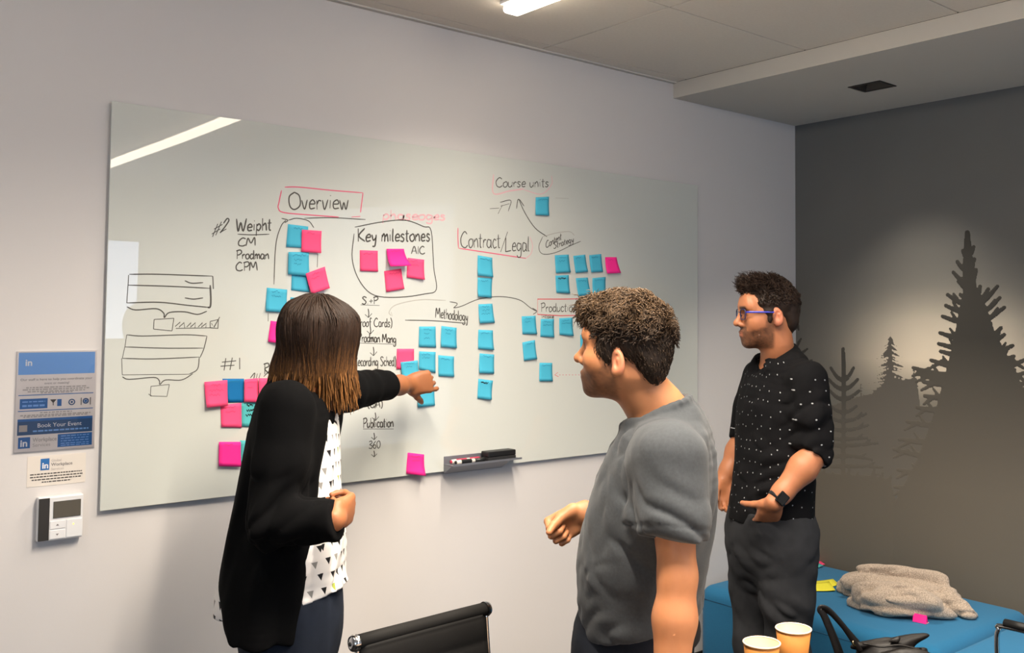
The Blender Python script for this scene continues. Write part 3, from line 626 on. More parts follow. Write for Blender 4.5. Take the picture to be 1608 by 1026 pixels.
er = empty('board_eraser', (TXA + .155, BYF - .029, TZ), 'black block eraser standing on the pen tray', 'eraser')
box('felt_pad', (0, -.022, 0.0003), (.125, .022, .014), mat('eraser_felt', (30, 30, 32), .95), er, bev=.002)
box('grip', (0, -.0225, .014), (.125, .0225, .034), M['black'], er, bev=.004, seg=3)

# ------------------------------------------------------------------ things on the wall left of the board
def text_mesh(name, body, size, m, parent, loc, align='LEFT', bold=0.0, axes=None, width=None):
    """a flat printed word standing on the wall; loc in the parent's space"""
    c = bpy.data.curves.new(name, 'FONT'); c.body = body; c.size = size; c.align_x = align; c.offset = bold; c.resolution_u = 3
    o = bpy.data.objects.new(name, c); COL.objects.link(o)
    me = bpy.data.meshes.new_from_object(o.evaluated_get(bpy.context.evaluated_depsgraph_get()))
    bpy.data.objects.remove(o); bpy.data.curves.remove(c)
    xs_ = [v.co.x for v in me.vertices]
    if width and xs_:
        k = width/(max(xs_) - min(xs_)); 
        for v in me.vertices: v.co.x *= k
    for v in me.vertices: v.co = Vector((v.co.x + loc[0], loc[1], v.co.y + loc[2]))
    return link(name, me, m, parent)
INKS = {'blue': mat('print_blue', (38, 104, 170), .5), 'sky': mat('print_sky', (120, 170, 226), .5), 'navy': mat('print_navy', (44, 84, 128), .5), 'grey': mat('print_grey', (126, 120, 120), .5), 'lgrey': mat('print_light_grey', (176, 168, 164), .5), 'white': mat('print_white', (232, 232, 234), .5), 'dark': mat('print_dark', (60, 56, 54), .5)}
sheet = empty('notice_sheet', (-3.3985, 0, 1.2535), 'laminated notice with blue bands on the wall left of the whiteboard', 'notice')
SW, SH = 0.194, 0.264
M['paper'] = mat('notice_paper', (226, 218, 214), 0.35, 0.5)
box('paper', (0, -.0022, 0), (SW, -.0003, SH), M['paper'], sheet)
lam = bpy.data.materials.new('clear_laminate'); lam.use_nodes = True
_n = lam.node_tree; _b = _n.nodes['Principled BSDF']; _n.nodes.remove(_b)
gl = _n.nodes.new('ShaderNodeBsdfGlossy'); gl.inputs['Roughness'].default_value = 0.02; tr = _n.nodes.new('ShaderNodeBsdfTransparent'); mxs = _n.nodes.new('ShaderNodeMixShader'); fr = _n.nodes.new('ShaderNodeFresnel'); fr.inputs[0].default_value = 1.5
_n.links.new(fr.outputs[0], mxs.inputs[0]); _n.links.new(tr.outputs[0], mxs.inputs[1]); _n.links.new(gl.outputs[0], mxs.inputs[2]); _n.links.new(mxs.outputs[0], _n.nodes['Material Output'].inputs[0])
def uv(u, v, e=0): return (u*SW, -.0022 - e, (1 - v)*SH)
def panel(name, u0, v0, u1, v1, ink, e=.0002):
    a, b = uv(u0, v1, e), uv(u1, v0, e)
    return pydata(name, [(a[0], a[1], a[2]), (b[0], a[1], a[2]), (b[0], a[1], b[2]), (a[0], a[1], b[2])], [(0, 1, 2, 3)], INKS[ink], sheet)
def tx(body, u, v, size, ink, align='LEFT', bold=0, width=None, e=.0004):
    q = uv(u, v, e); return text_mesh('lettering', body, size, INKS[ink], sheet, q, align, bold, width=width)
panel('header_band', .02, .015, .98, .235, 'sky'); tx('in', .10, .145, .024, 'white', bold=.0006)
tx('Our staff is here to help you coordinate your', .5, .295, .0085, 'grey', 'CENTER', width=.175); tx('event or meeting!', .5, .335, .0085, 'grey', 'CENTER')
def fine(u0, u1, v, ink='lgrey', h=.006):
    u = u0; V, F = [], []
    while u < u1:
        w = SR.uniform(.02, .07); a, b = uv(u, v + h, .0004), uv(min(u + w, u1), v - h, .0004); k = len(V)
        V += [(a[0], a[1], a[2]), (b[0], a[1], a[2]), (b[0], a[1], b[2]), (a[0], a[1], b[2])]; F.append((k, k+1, k+2, k+3)); u += w + .012
    pydata('fine_print', V, F, INKS[ink], sheet)
for u0, u1, v in ((.12, .88, .365), (.08, .92, .385), (.14, .86, .405), (.3, .7, .42)): fine(u0, u1, v)
panel('rule_line', .03, .435, .97, .443, 'blue'); panel('button_box', .05, .475, .39, .575, 'blue'); fine(.08, .36, .505, 'sky'); fine(.08, .36, .545, 'sky', .010)
def ring(u, v, r0, r1, ink, name='icon', seg=24):
    V, F = [], []
    for k in range(seg):
        a = 2*math.pi*k/seg
        for r in (r0, r1):
            q = uv(u, v, .0004); V.append((q[0] + r*math.cos(a), q[1], q[2] + r*math.sin(a)))
    for k in range(seg):
        k2 = (k+1) % seg; F.append((2*k, 2*k+1, 2*k2+1, 2*k2))
    return pydata(name, V, F, INKS[ink], sheet)
q = uv(.46, .49, .0004); pydata('icon', [(q[0]-.008, q[1], q[2]), (q[0]+.008, q[1], q[2]), (q[0]+.001, q[1], q[2]-.009), (q[0]+.001, q[1], q[2]-.016), (q[0]-.001, q[1], q[2]-.016), (q[0]-.001, q[1], q[2]-.009)], [(0, 1, 2, 3, 4, 5)], INKS['dark'], sheet)
panel('icon', .51, .49, .565, .56, 'blue', .0004)
ring(.695, .525, .0055, .0085, 'navy'); ring(.695, .525, .0, .003, 'navy'); ring(.875, .52, .0045, .0078, 'navy'); ring(.875, .52, 0, .0035, 'blue')
panel('icon', .81, .485, .82, .56, 'dark', .0004); panel('icon', .93, .485, .94, .56, 'dark', .0004)
panel('rule_line', .03, .592, .97, .60, 'blue'); fine(.3, .7, .618); fine(.06, .94, .64); fine(.1, .9, .655)
panel('event_band', .03, .675, .97, .835, 'navy'); panel('band_stripe', .03, .675, .97, .70, 'blue', .0003); tx('Book Your Event', .55, .765, .0155, 'white', 'CENTER'); fine(.22, .92, .80, 'sky', .008)
panel('icon', .05, .735, .15, .80, 'lgrey', .0004)
panel('logo', .045, .855, .19, .965, 'blue', .0003); tx('in', .068, .945, .025, 'white', bold=.0007, e=.0006); tx('Workplace', .22, .905, .0145, 'lgrey', bold=.0003, width=.058); tx('Services', .22, .955, .0125, 'lgrey', width=.042)
panel('info_box', .53, .845, .97, .975, 'blue')
for v in (.865, .89, .915, .94, .96): fine(.57, .93, v, 'sky', .005)
pydata('laminate', [(-.002, -.0034, -.002), (SW + .002, -.0034, -.002), (SW + .002, -.0034, SH + .002), (-.002, -.0034, SH + .002)], [(0, 1, 2, 3)], lam, sheet)

stk = empty('wall_label', (-3.366, 0, 1.160), 'small clear label with a blue square logo under the laminated notice', 'label')
box('label_film', (0, -.0008, 0), (.142, -.0003, .080), mat('label_film', (222, 214, 204), .3, .5), stk, bev=.0)
SW0, SH0 = SW, SH
sheet_keep, sheet = sheet, stk; SW, SH = .142, .080
def uv(u, v, e=0): return (u*SW, -.0008 - e, (1 - v)*SH)
panel('logo', .22, .10, .37, .48, 'blue', .0003); tx('in', .245, .42, .022, 'white', bold=.0006, e=.0006); tx('Global', .40, .22, .0095, 'lgrey'); tx('Workplace', .40, .36, .0115, 'grey', bold=.0002); tx('Services', .40, .50, .0095, 'lgrey')
for u0, u1, v in ((.05, .94, .60), (.05, .95, .69), (.08, .92, .78), (.25, .75, .87)): fine(u0, u1, v, 'dark', .018)
# touch controller
ctl = empty('wall_controller', (-3.342, 0, 1.018), 'white wall controller with a dark screen and a black side strip', 'controller')
box('body', (0, -.024, 0), (.110, -.0005, .115), M['white'], ctl, bev=.003, seg=2)
box('side_strip', (.001, -.0262, .002), (.027, -.024, .113), mat('strip_dark', (46, 44, 42), .35), ctl, bev=.001)
box('screen', (.036, -.0258, .058), (.103, -.024, .102), mat('screen_glass', (64, 64, 58), .12, .6), ctl, bev=.0006)
mb = mat('button_white', (232, 232, 233), .35)
for lo, hi in (((.029, .030), (.066, .051)), ((.029, .004), (.066, .027)), ((.069, .004), (.107, .051))):
    box('button', (lo[0], -.0256, lo[1]), (hi[0], -.024, hi[1]), mb, ctl, bev=.0008)
for x, z, s in ((.047, .040, 1), (.047, .015, -1)):
    pydata('arrow_mark', [(x - .004, -.0258, z - .002*s), (x + .004, -.0258, z - .002*s), (x, -.0258, z + .003*s)], [(0, 1, 2)], INKS['grey'], ctl)
lathe('status_lamp', [(0, 0), (.0022, 0), (.0018, .0006), (0, .0008)], mat('led_yellow', (250, 214, 90), .4, emit=((255, 214, 90), 2.0)), ctl, 12, Matrix.Translation((.086, -.0256, .038)) @ Matrix.Rotation(math.pi/2, 4, 'X'))
# television on the wall behind the photographer
tv = empty('television', (-2.29, ROOM_B, 1.42), 'wide lit screen on the wall opposite the whiteboard', 'screen')
box('bezel', (-.70, .0008, 0), (.70, .05, .80), M['black'], tv, bev=.004)
pydata('screen', [(-.685, .0505, .015), (.685, .0505, .015), (.685, .0505, .785), (-.685, .0505, .785)], [(0, 3, 2, 1)], mat('lit_screen', (210, 225, 255), .3, emit=((205, 222, 255), 5.0)), tv)
# ------------------------------------------------------------------ distance-field modelling of soft shapes (bodies, clothes, hair)
A_ = lambda *v: np.array(v, np.float32)
class Pr: pass
def _mk(f, c, r, k, op):
    p = Pr(); p.f, p.c, p.r, p.k, p.op = f, np.array(c, np.float32), float(r), k, op; return p
def RC(a, b, ra, rb=None, k=.01, op='u'):
    """capsule whose radius runs from ra to rb"""
    a = np.array(a, np.float32); b = np.array(b, np.float32); rb = ra if rb is None else rb; ab = b - a; l2 = max(float(ab @ ab), 1e-9)
    def f(P):
        t = np.clip(((P - a) @ ab)/l2, 0, 1); q = P - a - t[:, None]*ab
        return np.sqrt((q*q).sum(1)) - (ra + (rb - ra)*t)
    return _mk(f, (a+b)/2, math.sqrt(l2)/2 + max(ra, rb), k, op)
def EL(c, r, R=None, k=.01, op='u'):
    """ellipsoid; R columns are its axes"""
    c = np.array(c, np.float32); r = np.array(r, np.float32); R = None if R is None else np.array(R, np.float32)
    def f(P):
        q = P - c
        if R is not None: q = q @ R
        a = q/r; k0 = np.sqrt((a*a).sum(1)) + 1e-9; b = a/r; k1 = np.sqrt((b*b).sum(1)) + 1e-9
        return k0*(k0 - 1)/k1
    return _mk(f, c, float(r.max()), k, op)
def CH(st, side, k=.02, op='u', n=4, cap=None):
    """loft of elliptic sections: st = [(centre, half width along side, half depth)]"""
    S = smooth_line([np.concatenate([np.array(c, float), [rx, ry]]) for c, rx, ry in st], n) if n > 1 and len(st) > 2 else [np.concatenate([np.array(c, float), [rx, ry]]) for c, rx, ry in st]
    S = np.array(S, np.float32); side = np.array(side, np.float32); segs = []
    for i in range(len(S) - 1):
        a, b = S[i, :3], S[i+1, :3]; ab = b - a; l = float(np.linalg.norm(ab)) + 1e-6; ax = ab/l
        s = side - ax*(side @ ax); s = s/np.linalg.norm(s); segs.append((a, ab, l, ax, s, np.cross(ax, s), S[i, 3:], S[i+1, 3:]))
    def f(P):
        d = np.full(len(P), 1e3, np.float32)
        for a, ab, l, ax, s, fr, r0, r1 in segs:
            q = P - a; w = q @ ax; t = np.clip(w/l, 0, 1); rx = r0[0] + (r1[0]-r0[0])*t; ry = r0[1] + (r1[1]-r0[1])*t
            we = w - t*l; u = q @ s; v = q @ fr; rw = np.minimum(rx, ry)*(.6 if cap is None else cap)
            k0 = np.sqrt((u/rx)**2 + (v/ry)**2 + (we/rw)**2) + 1e-9; k1 = np.sqrt((u/rx**2)**2 + (v/ry**2)**2 + (we/rw**2)**2) + 1e-9
            d = np.minimum(d, k0*(k0-1)/k1)
        return d
    c = (S[:, :3].min(0) + S[:, :3].max(0))/2
    return _mk(f, c, float(np.linalg.norm(S[:, :3] - c, axis=1).max() + S[:, 3:].max()), k, op)
def CUT(p, n, k=.004, near=None):
    """keep only the side of the plane that n points away from"""
    p = np.array(p, np.float32); n = np.array(n, np.float32); n = n/np.linalg.norm(n)
    return _mk(lambda P: (P - p) @ n, p, 1e3, k, 'i')
def DISP(f, c=(0, 0, 0), r=1e3): return _mk(f, c, r, 0, 'd')
def GROUP(prims, k=.01, op='u'):
    c = np.mean([p.c for p in prims if p.r < 100], axis=0); r = max(np.linalg.norm(p.c - c) + p.r for p in prims if p.r < 100)
    return _mk(lambda P: field(prims, P), c, r, k, op)
def HOLLOW(th, keep):
    """hollow the solid out by th where keep(P) < 0"""
    return _mk(lambda P: keep(P), (0, 0, 0), 1e3, th, 'h')
def field(prims, P, cull=None):
    d = np.full(len(P), .3, np.float32)
    for i, p in enumerate(prims):
        if cull is not None and not cull[i]: continue
        if p.op == 'd': d = d + p.f(P); continue
        if p.op == 'h':
            inner = np.maximum(d + p.k, p.f(P)); d = np.maximum(d, -inner); continue
        q = p.f(P); k = p.k
        if p.op == 'u':
            if k > 0: h = np.maximum(k - np.abs(d - q), 0); d = np.minimum(d, q) - h*h/(4*k)
            else: d = np.minimum(d, q)
        else:
            if p.op == 's': q = -q
            h = np.maximum(k - np.abs(d - q), 0) if k > 0 else 0; d = np.maximum(d, q) + (h*h/(4*k) if k > 0 else 0)
    return d
def surface(prims, vox, name, m, parent=None, adapt=0.0, lo=None, hi=None, colour=None, relax=0):
    """polygonise the field on a sparse grid; returns the object"""
    un = [p for p in prims if p.op == 'u']
    if lo is None:
        lo = np.min([p.c - p.r for p in un], axis=0) - .02; hi = np.max([p.c + p.r for p in un], axis=0) + .02
    lo = np.array(lo, np.float32); hi = np.array(hi, np.float32); nb = 20
    B = np.ceil((hi - lo)/(vox*nb)).astype(int)
    bc = (np.stack(np.meshgrid(*[np.arange(b) for b in B], indexing='ij'), -1).reshape(-1, 3)*nb + nb/2 - .5)*vox + lo
    bc = bc.astype(np.float32); D0 = field(prims, bc); hd = nb*vox*.87
    off = np.stack(np.meshgrid(*[np.arange(nb)]*3, indexing='ij'), -1).reshape(-1, 3).astype(np.float32)*vox
    G_ = np.empty(B*nb, np.float32)
    PC = np.array([p.c for p in prims]); PR = np.array([p.r for p in prims])
    for i in range(len(bc)):
        I = np.unravel_index(i, B); sl = tuple(slice(int(a)*nb, int(a)*nb + nb) for a in I)
        if abs(D0[i]) > hd*1.55 + .02: G_[sl] = 3*vox if D0[i] > 0 else -3*vox; continue
        cull = np.linalg.norm(PC - bc[i], axis=1) - PR - hd < .05
        P = off + (bc[i] - (nb/2 - .5)*vox)
        G_[sl] = np.clip(field(prims, P, cull), -3*vox, 3*vox).reshape(nb, nb, nb)
    g = vdb.FloatGrid(3*vox); g.copyFromArray(G_); pts, tr_, qd = g.convertToPolygons(isovalue=0.0, adaptivity=adapt)
    V = pts*vox + lo
    me = bpy.data.meshes.new(name)
    F = [tuple(int(v) for v in q[::-1]) for q in qd] + [tuple(int(v) for v in q[::-1]) for q in tr_]
    me.from_pydata(V.tolist(), [], F); me.update()
    o = link(name, me, m, parent, True)
    if parent: o.matrix_parent_inverse = Matrix.Translation(-parent.location) if parent.rotation_euler.z == 0 else parent.matrix_basis.inverted()
    if colour is not None:
        c = colour(V); ca = me.color_attributes.new('Col', 'FLOAT_COLOR', 'POINT')
        ca.data.foreach_set('color', np.concatenate([c, np.ones((len(c), 1))], 1).astype(np.float32).ravel())
    return o
def hnoise(P, seed=0):
    """smooth value noise in [-1, 1]"""
    I = np.floor(P).astype(np.int64); f = (P - I).astype(np.float32); f = f*f*(3 - 2*f); out = 0
    for dx in (0, 1):
        wx = f[:, 0] if dx else 1 - f[:, 0]
        for dy in (0, 1):
            wy = wx*(f[:, 1] if dy else 1 - f[:, 1])
            for dz in (0, 1):
                h = ((I[:, 0]+dx)*374761393 + (I[:, 1]+dy)*668265263 + (I[:, 2]+dz)*2147483647 + seed*1013904223) & 0xffffffff
                h = ((h ^ (h >> 13))*1274126177) & 0xffffffff; h = (h ^ (h >> 16)) & 0xffff
                out = out + wy*(f[:, 2] if dz else 1 - f[:, 2])*(h.astype(np.float32)/32767.5 - 1)
    return out
def unit(v): v = np.array(v, float); return v/np.linalg.norm(v)
def fold(axis, freq, amp, seed, c=(0, 0, 0), r=1e3, stretch=.16, fall=None):
    """creases: ridged noise stretched along axis; fall = (centre, radius) limits where they are strong"""
    a = unit(axis); b = unit(np.cross(a, (0.31, 0.52, 0.79))); d = np.cross(a, b); T = np.stack([a*stretch, b, d], 1).astype(np.float32)*freq
    def f(P):
        q = P @ T; n = 1 - 2.4*np.sqrt(hnoise(q + .22*hnoise(q*.6, seed+5)[:, None], seed)**2 + .004); g = amp*1.1*n
        if fall is not None: g = g*np.clip(1 - np.linalg.norm(P - np.array(fall[0], np.float32), axis=1)/fall[1], 0, 1)**1.2
        return g
    return DISP(f, c, r)
# ------------------------------------------------------------------ furniture
M['bench'] = mat('blue_bench_fabric', (38, 108, 150), 0.9, 0.2, bump=(900, .35, .0012), var=(300, .06), sheen=.1)
M['oak'] = mat('table_laminate', (150, 132, 112), 0.5, 0.4, var=(14, .12))
BZ, BD = 0.467, 0.745
def bench(y0, y1, label):
    r = empty('bench', (0, 0, 0), label, 'bench', 'blue upholstered benches along the mural wall')
    bm = bmesh.new(); bm_box(bm, (-BD, y0, .06), (-.004, y1, BZ), .055, 6)
    o = bm_obj('seat_cushion', bm, M['bench'], r, True)
    P = [(-BD + .002, y0 + .03, BZ - .056), (-BD + .002, y1 - .03, BZ - .056)]
    tube('seam', P, .003, mat('bench_seam', (24, 78, 114), .9), r, 6)
    box('plinth', (-BD + .05, y0 + .04, 0.0), (-.03, y1 - .04, .061), M['black'], r)
    return r
bench(-1.128, -0.018, 'blue upholstered bench in the corner below the mural, with the jacket on it')
bench(-2.26, -1.132, 'blue upholstered bench further right, cut off at the photo edge')
# conference table; its top lies just below the picture
tb = empty('conference_table', (-2.62, -2.02, 0), 'pale conference table carrying the two paper cups', 'table')
box('tabletop', (-.80, -.62, .733), (.77, .607, .76), M['oak'], tb, bev=.004)
for x in (-.55, .52):
    box('leg', (x - .04, -.3, .02), (x + .04, .3, .733), M['metal'], tb, bev=.004); box('foot', (x - .05, -.5, 0), (x + .05, .5, .025), M['metal'], tb, bev=.006)
kraft = mat('kraft_cup', (172, 112, 50), .7, .3, bump=(120, .08, .001), var=(60, .05)); cupin = mat('cup_inside', (226, 206, 178), .6, .3)
def cup(px, py, label):
    w = on(px, py, 2, .873); c = empty('paper_cup', (w[0], w[1], .76), label, 'cup', 'paper cups on the table')
    lathe('cup_wall', [(.0275, .006), (.0275, 0), (.0285, 0), (.0412, .109), (.0405, .109), (.0285, .008), (0, .008)], kraft, c, 40)
    lathe('lining', [(.0401, .110), (.0283, .0085), (0, .0085)], cupin, c, 40)
    Vt, Ft = tube_geo([(math.cos(a)*.0418, math.sin(a)*.0418, .111) for a in [2*math.pi*k/36 for k in range(37)]], .0019, 8, 1, False)
    pydata('rolled_rim', Vt, Ft, cupin, c, True)
    tube('seam', [(.0286*math.cos(2.2), .0286*math.sin(2.2), .004), (.0413*math.cos(2.2), .0413*math.sin(2.2), .107)], .0007, kraft, c, 6)
    return c
cup(1196, 1008, 'brown paper cup in front, nearer the camera'); cup(1246, 986, 'brown paper cup standing a little further back and higher in view')

leather = mat('chair_leather', (25, 24, 23), .72, .15, bump=(420, .2, .0008))
def chair(name_label, loc, rz, width=.50, af=0.0):
    """low-back ribbed office chair on a star base; faces local -Y"""
    r = empty('office_chair', loc, name_label, 'chair', 'black ribbed office chairs', rz=rz)
    w = width/2
    # one sling: seat and back as a curved ribbed sheet
    prof = smooth_line([(-.225, .445), (-.20, .458), (0, .44), (.16, .445), (.205, .48), (.222, .56), (.235, .70), (.252, .84), (.258, .895)], 5)
    nrm = []
    for i in range(len(prof)):
        d = prof[min(i+1, len(prof)-1)] - prof[max(i-1, 0)]; d /= np.linalg.norm(d); nrm.append(np.array([-d[1], d[0]]))
    V, F = [], []; s_ = 0; k = len(prof)
    L_ = np.cumsum([0] + [np.linalg.norm(b - a) for a, b in zip(prof, prof[1:])])
    fine_ = [(np.interp(t, L_, [p[0] for p in prof]), np.interp(t, L_, [p[1] for p in prof]), np.interp(t, L_, [q[0] for q in nrm]), np.interp(t, L_, [q[1] for q in nrm]), t) for t in np.linspace(0, L_[-1], 150)]
    for (y, z, ny, nz, t) in fine_:
        th = .009 + .006*abs(math.sin(math.pi*t/.058))**.5
        for x, e in ((-w + .012, .6), (-w + .03, 1), (w - .03, 1), (w - .012, .6)): V.append((x, y + ny*th*e, z + nz*th*e))
        for x, e in ((w - .012, .6), (w - .03, 1), (-w + .03, 1), (-w + .012, .6)): V.append((x, y - ny*th*e, z - nz*th*e))
    n = len(fine_)
    for i in range(n-1):
        for j in range(8): F.append((i*8+j, i*8+(j+1) % 8, (i+1)*8+(j+1) % 8, (i+1)*8+j))
    F.append(tuple(range(7, -1, -1))); F.append(tuple((n-1)*8+j for j in range(8)))
    pydata('sling', V, F, leather, r, True)
    # rolled ends of the sling with aluminium end caps
    for (y, z) in ((.262, .902), (-.232, .440)):
        tube('roll', [(-w + .004, y, z), (-w*.5, y + .004, z - .001), (0, y + .006, z - .002), (w*.5, y + .004, z - .001), (w - .004, y, z)], .0165, leather, r, 16)
    for sx in (-1, 1):
        rail = [(sx*(w - .006), p[0], p[1]) for p in prof]
        tube('side_rail', rail, .007, M['chrome'], r, 10, .7)
        lathe('end_cap', [(0, .010), (.009, .010), (.016, .007), (.0185, .0), (.0185, -.006)], M['chrome'], r, 24, Matrix.Translation((sx*(w - .002), .262, .902)) @ Matrix.Rotation(sx*math.pi/2, 4, 'Y'))
        lathe('cap_screw', [(0, .0118), (.0045, .0118), (.005, .0095)], M['black'], r, 12, Matrix.Translation((sx*(w - .002), .262, .902)) @ Matrix.Rotation(sx*math.pi/2, 4, 'Y'))
        arm = smooth_line([(sx*(w + .012), .235, .50), (sx*(w + .022), .226, .62), (sx*(w + .024), .20, .655), (sx*(w + .024), .10, .662), (sx*(w + .024), -.07 + af, .660), (sx*(w + .023), -.095 + af, .645), (sx*(w + .016), -.098 + af, .60), (sx*(w + .006), -.085 + af, .455)], 6)
        tube('arm_frame', arm, .010, M['chrome'], r, 12, .75)
        pad = smooth_line([(sx*(w + .024), .19, .668), (sx*(w + .024), .05, .675), (sx*(w + .024), -.075 + af, .672)], 5)
        tube('arm_pad', pad, .013, M['black'], r, 12, 1.2)
    box('seat_bracket', (-w, -.05, .425), (w, .05, .433), M['chrome'], r, bev=.003)
    lathe('gas_column', [(.028, .09), (.028, .26), (.018, .262), (.018, .43), (0, .43)], M['chrome'], r, 24)
    for k in range(5):
        a = 2*math.pi*k/5 + .3; d = Vector((math.cos(a), math.sin(a), 0))
        Vb, Fb = tube_geo([d*.02 + Vector((0, 0, .105)), d*.16 + Vector((0, 0, .095)), d*.30 + Vector((0, 0, .075))], [.022, .017, .012], 10)
        pydata('base_spoke', Vb, Fb, M['chrome'], r, True)
        c_ = d*.30; side = Vector((-d.y, d.x, 0))
        lathe('caster', [(0, .016), (.018, .016), (.0255, .010), (.0255, -.010), (.018, -.016), (0, -.016)], M['black'], r, 20, Matrix.Translation((c_.x, c_.y, .0262)) @ side.to_track_quat('Z', 'Y').to_matrix().to_4x4())
        tube('caster_stem', [(c_.x, c_.y, .045), (c_.x, c_.y, .078)], .006, M['chrome'], r, 8)
    return r
# chair one: its rolled back edge runs between two photo points
pa, pb = at(555, 1013, 2.10), at(764, 955, 2.36)
_d = pb - pa; ang = math.atan2(_d[1], _d[0]); mid = (pa + pb)/2; wch = float(np.hypot(_d[0], _d[1]))
lx = Matrix.Rotation(ang, 3, 'Z') @ Vector((0, .262, 0))
chair('black ribbed office chair back with a chrome end cap, right of the woman', (mid[0] - lx.x, mid[1] - lx.y, (mid[2] - .902)), ang, width=wch)
# chair two: only the bent front of one arm is in the picture
chair('black office chair with bent chrome arm, the handbag on its seat', (-1.22, -1.62, 0), math.pi - 0.05, width=.54, af=-.12)
# ------------------------------------------------------------------ people
def skin_mat(name): return mat(name, (200, 150, 120), 0.5, 0.35, attr='Col', sss=0.08, bump=(450, .12, .0006), var=(40, .05))
UPZ = np.array([0, 0, 1.0])
def local_axes(px):
    d = ray(px, 503); D = unit([d[0], d[1], 0]); return np.array([D[1], -D[0], 0]), D      # picture right, away from the camera
class Head:
    def __init__(s, o, F, pitch=0.0, roll=0.0, k=1.0):
        F = unit([F[0], F[1], 0]); L = np.cross(UPZ, F); F2 = F*math.cos(pitch) + UPZ*math.sin(pitch); U = np.cross(F2, L)
        L2 = L*math.cos(roll) + U*math.sin(roll); U2 = -L*math.sin(roll) + U*math.cos(roll)
        s.o, s.L, s.F, s.U, s.k = np.array(o, float), L2, F2, U2, k; s.R = np.stack([L2, F2, U2], 1)
    def p(s, l, f, u): return s.o + s.k*(l*s.L + f*s.F + u*s.U)
    def v(s, l, f, u): return l*s.L + f*s.F + u*s.U
    def loc(s, P): return ((P - s.o.astype(np.float32)) @ s.R.astype(np.float32))/s.k
    def el(s, c, r, k=.01, op='u', rot=None):
        R = s.R if rot is None else s.R @ np.array(rot.to_3x3())
        return EL(s.p(*c), np.array(r)*s.k, R, k*s.k, op)
    def rc(s, a, b, ra, rb=None, k=.01, op='u'): return RC(s.p(*a), s.p(*b), ra*s.k, (ra if rb is None else rb)*s.k, k*s.k, op)
def head_prims(h, jaw=1.0, nose=1.0, ear_u=-.008, ears=True):
    P = [h.el((0, -.014, .042), (.074, .098, .084)), h.el((0, .026, .0), (.066, .069, .088), .03), h.el((0, .030, -.056), (.054*jaw, .056, .050), .03),
         h.el((0, .050, -.075), (.040*jaw, .042, .036), .03), h.el((0, .080, -.098), (.021*jaw, .017, .016), .028)]
    for s in (-1, 1):
        P += [h.el((s*.040, .058, -.022), (.027, .030, .028), .03), h.rc((s*.012, .088, .030), (s*.046, .074, .031), .0115, .010, .018)]
    P += [h.el((0, .084, .05), (.045, .012, .03), .04), h.rc((0, .092, .022), (0, .113*nose, -.020), .0075, .0105, .014), h.el((0, .116*nose, -.026), (.0115, .0115, .0105), .010)]
    for s in (-1, 1): P.append(h.el((s*.0125, .101, -.031), (.0085, .012, .0085), .008))
    P += [h.el((0, .088, -.064), (.028, .014, .018), .02)]
    P += [h.el((0, .1005, -.0575), (.0225, .0085, .0058), .007), h.el((0, .0985, -.0690), (.020, .0085, .0066), .006)]
    for s in (-1, 1):
        P.append(h.el((s*.033, .100, .010), (.017, .017, .0125), .014, 's'))
        P.append(h.el((s*.032, .0755, .0105), (.0155, .0165, .0125), .004))          # lids over the eyeball
        P.append(h.el((s*.0078, .112*nose, -.0352), (.0036, .006, .003), .004, 's'))  # nostril
    P.append(h.rc((-.020, .108, -.0632), (.020, .108, -.0632), .0022, None, .003, 's'))
    if ears:
        for s in (-1, 1):
            rot = Matrix.Rotation(s*.35, 3, 'Z') @ Matrix.Rotation(-.2, 3, 'X')
            P.append(h.el((s*.079, -.012, ear_u), (.0095, .0185, .033), .008, rot=rot))
            P.append(h.el((s*.079, -.006, ear_u - .022), (.008, .010, .012), .008))
            P.append(h.el((s*.091, -.009, ear_u + .004), (.0115, .0115, .020), .003, 's', rot=rot))
            P.append(h.rc((s*.084, -.013, ear_u + .008), (s*.083, -.017, ear_u - .010), .0045, .004, .004))
    return P
def arm_prims(sh, el, wr, r=(.052, .043, .040, .026), k=.02):
    sh, el, wr = map(np.array, (sh, el, wr)); m1 = sh*.55 + el*.45; m2 = el*.68 + wr*.32; m3 = el*.2 + wr*.8
    return [RC(sh, m1, r[0], r[0]*.96, k), RC(m1, el, r[0]*.96, r[1]*.93, k), RC(el, m2, r[1]*.95, r[2]*1.06, k), RC(m2, m3, r[2]*1.06, r[3]*1.15, k), RC(m3, wr, r[3]*1.15, r[3], k)]
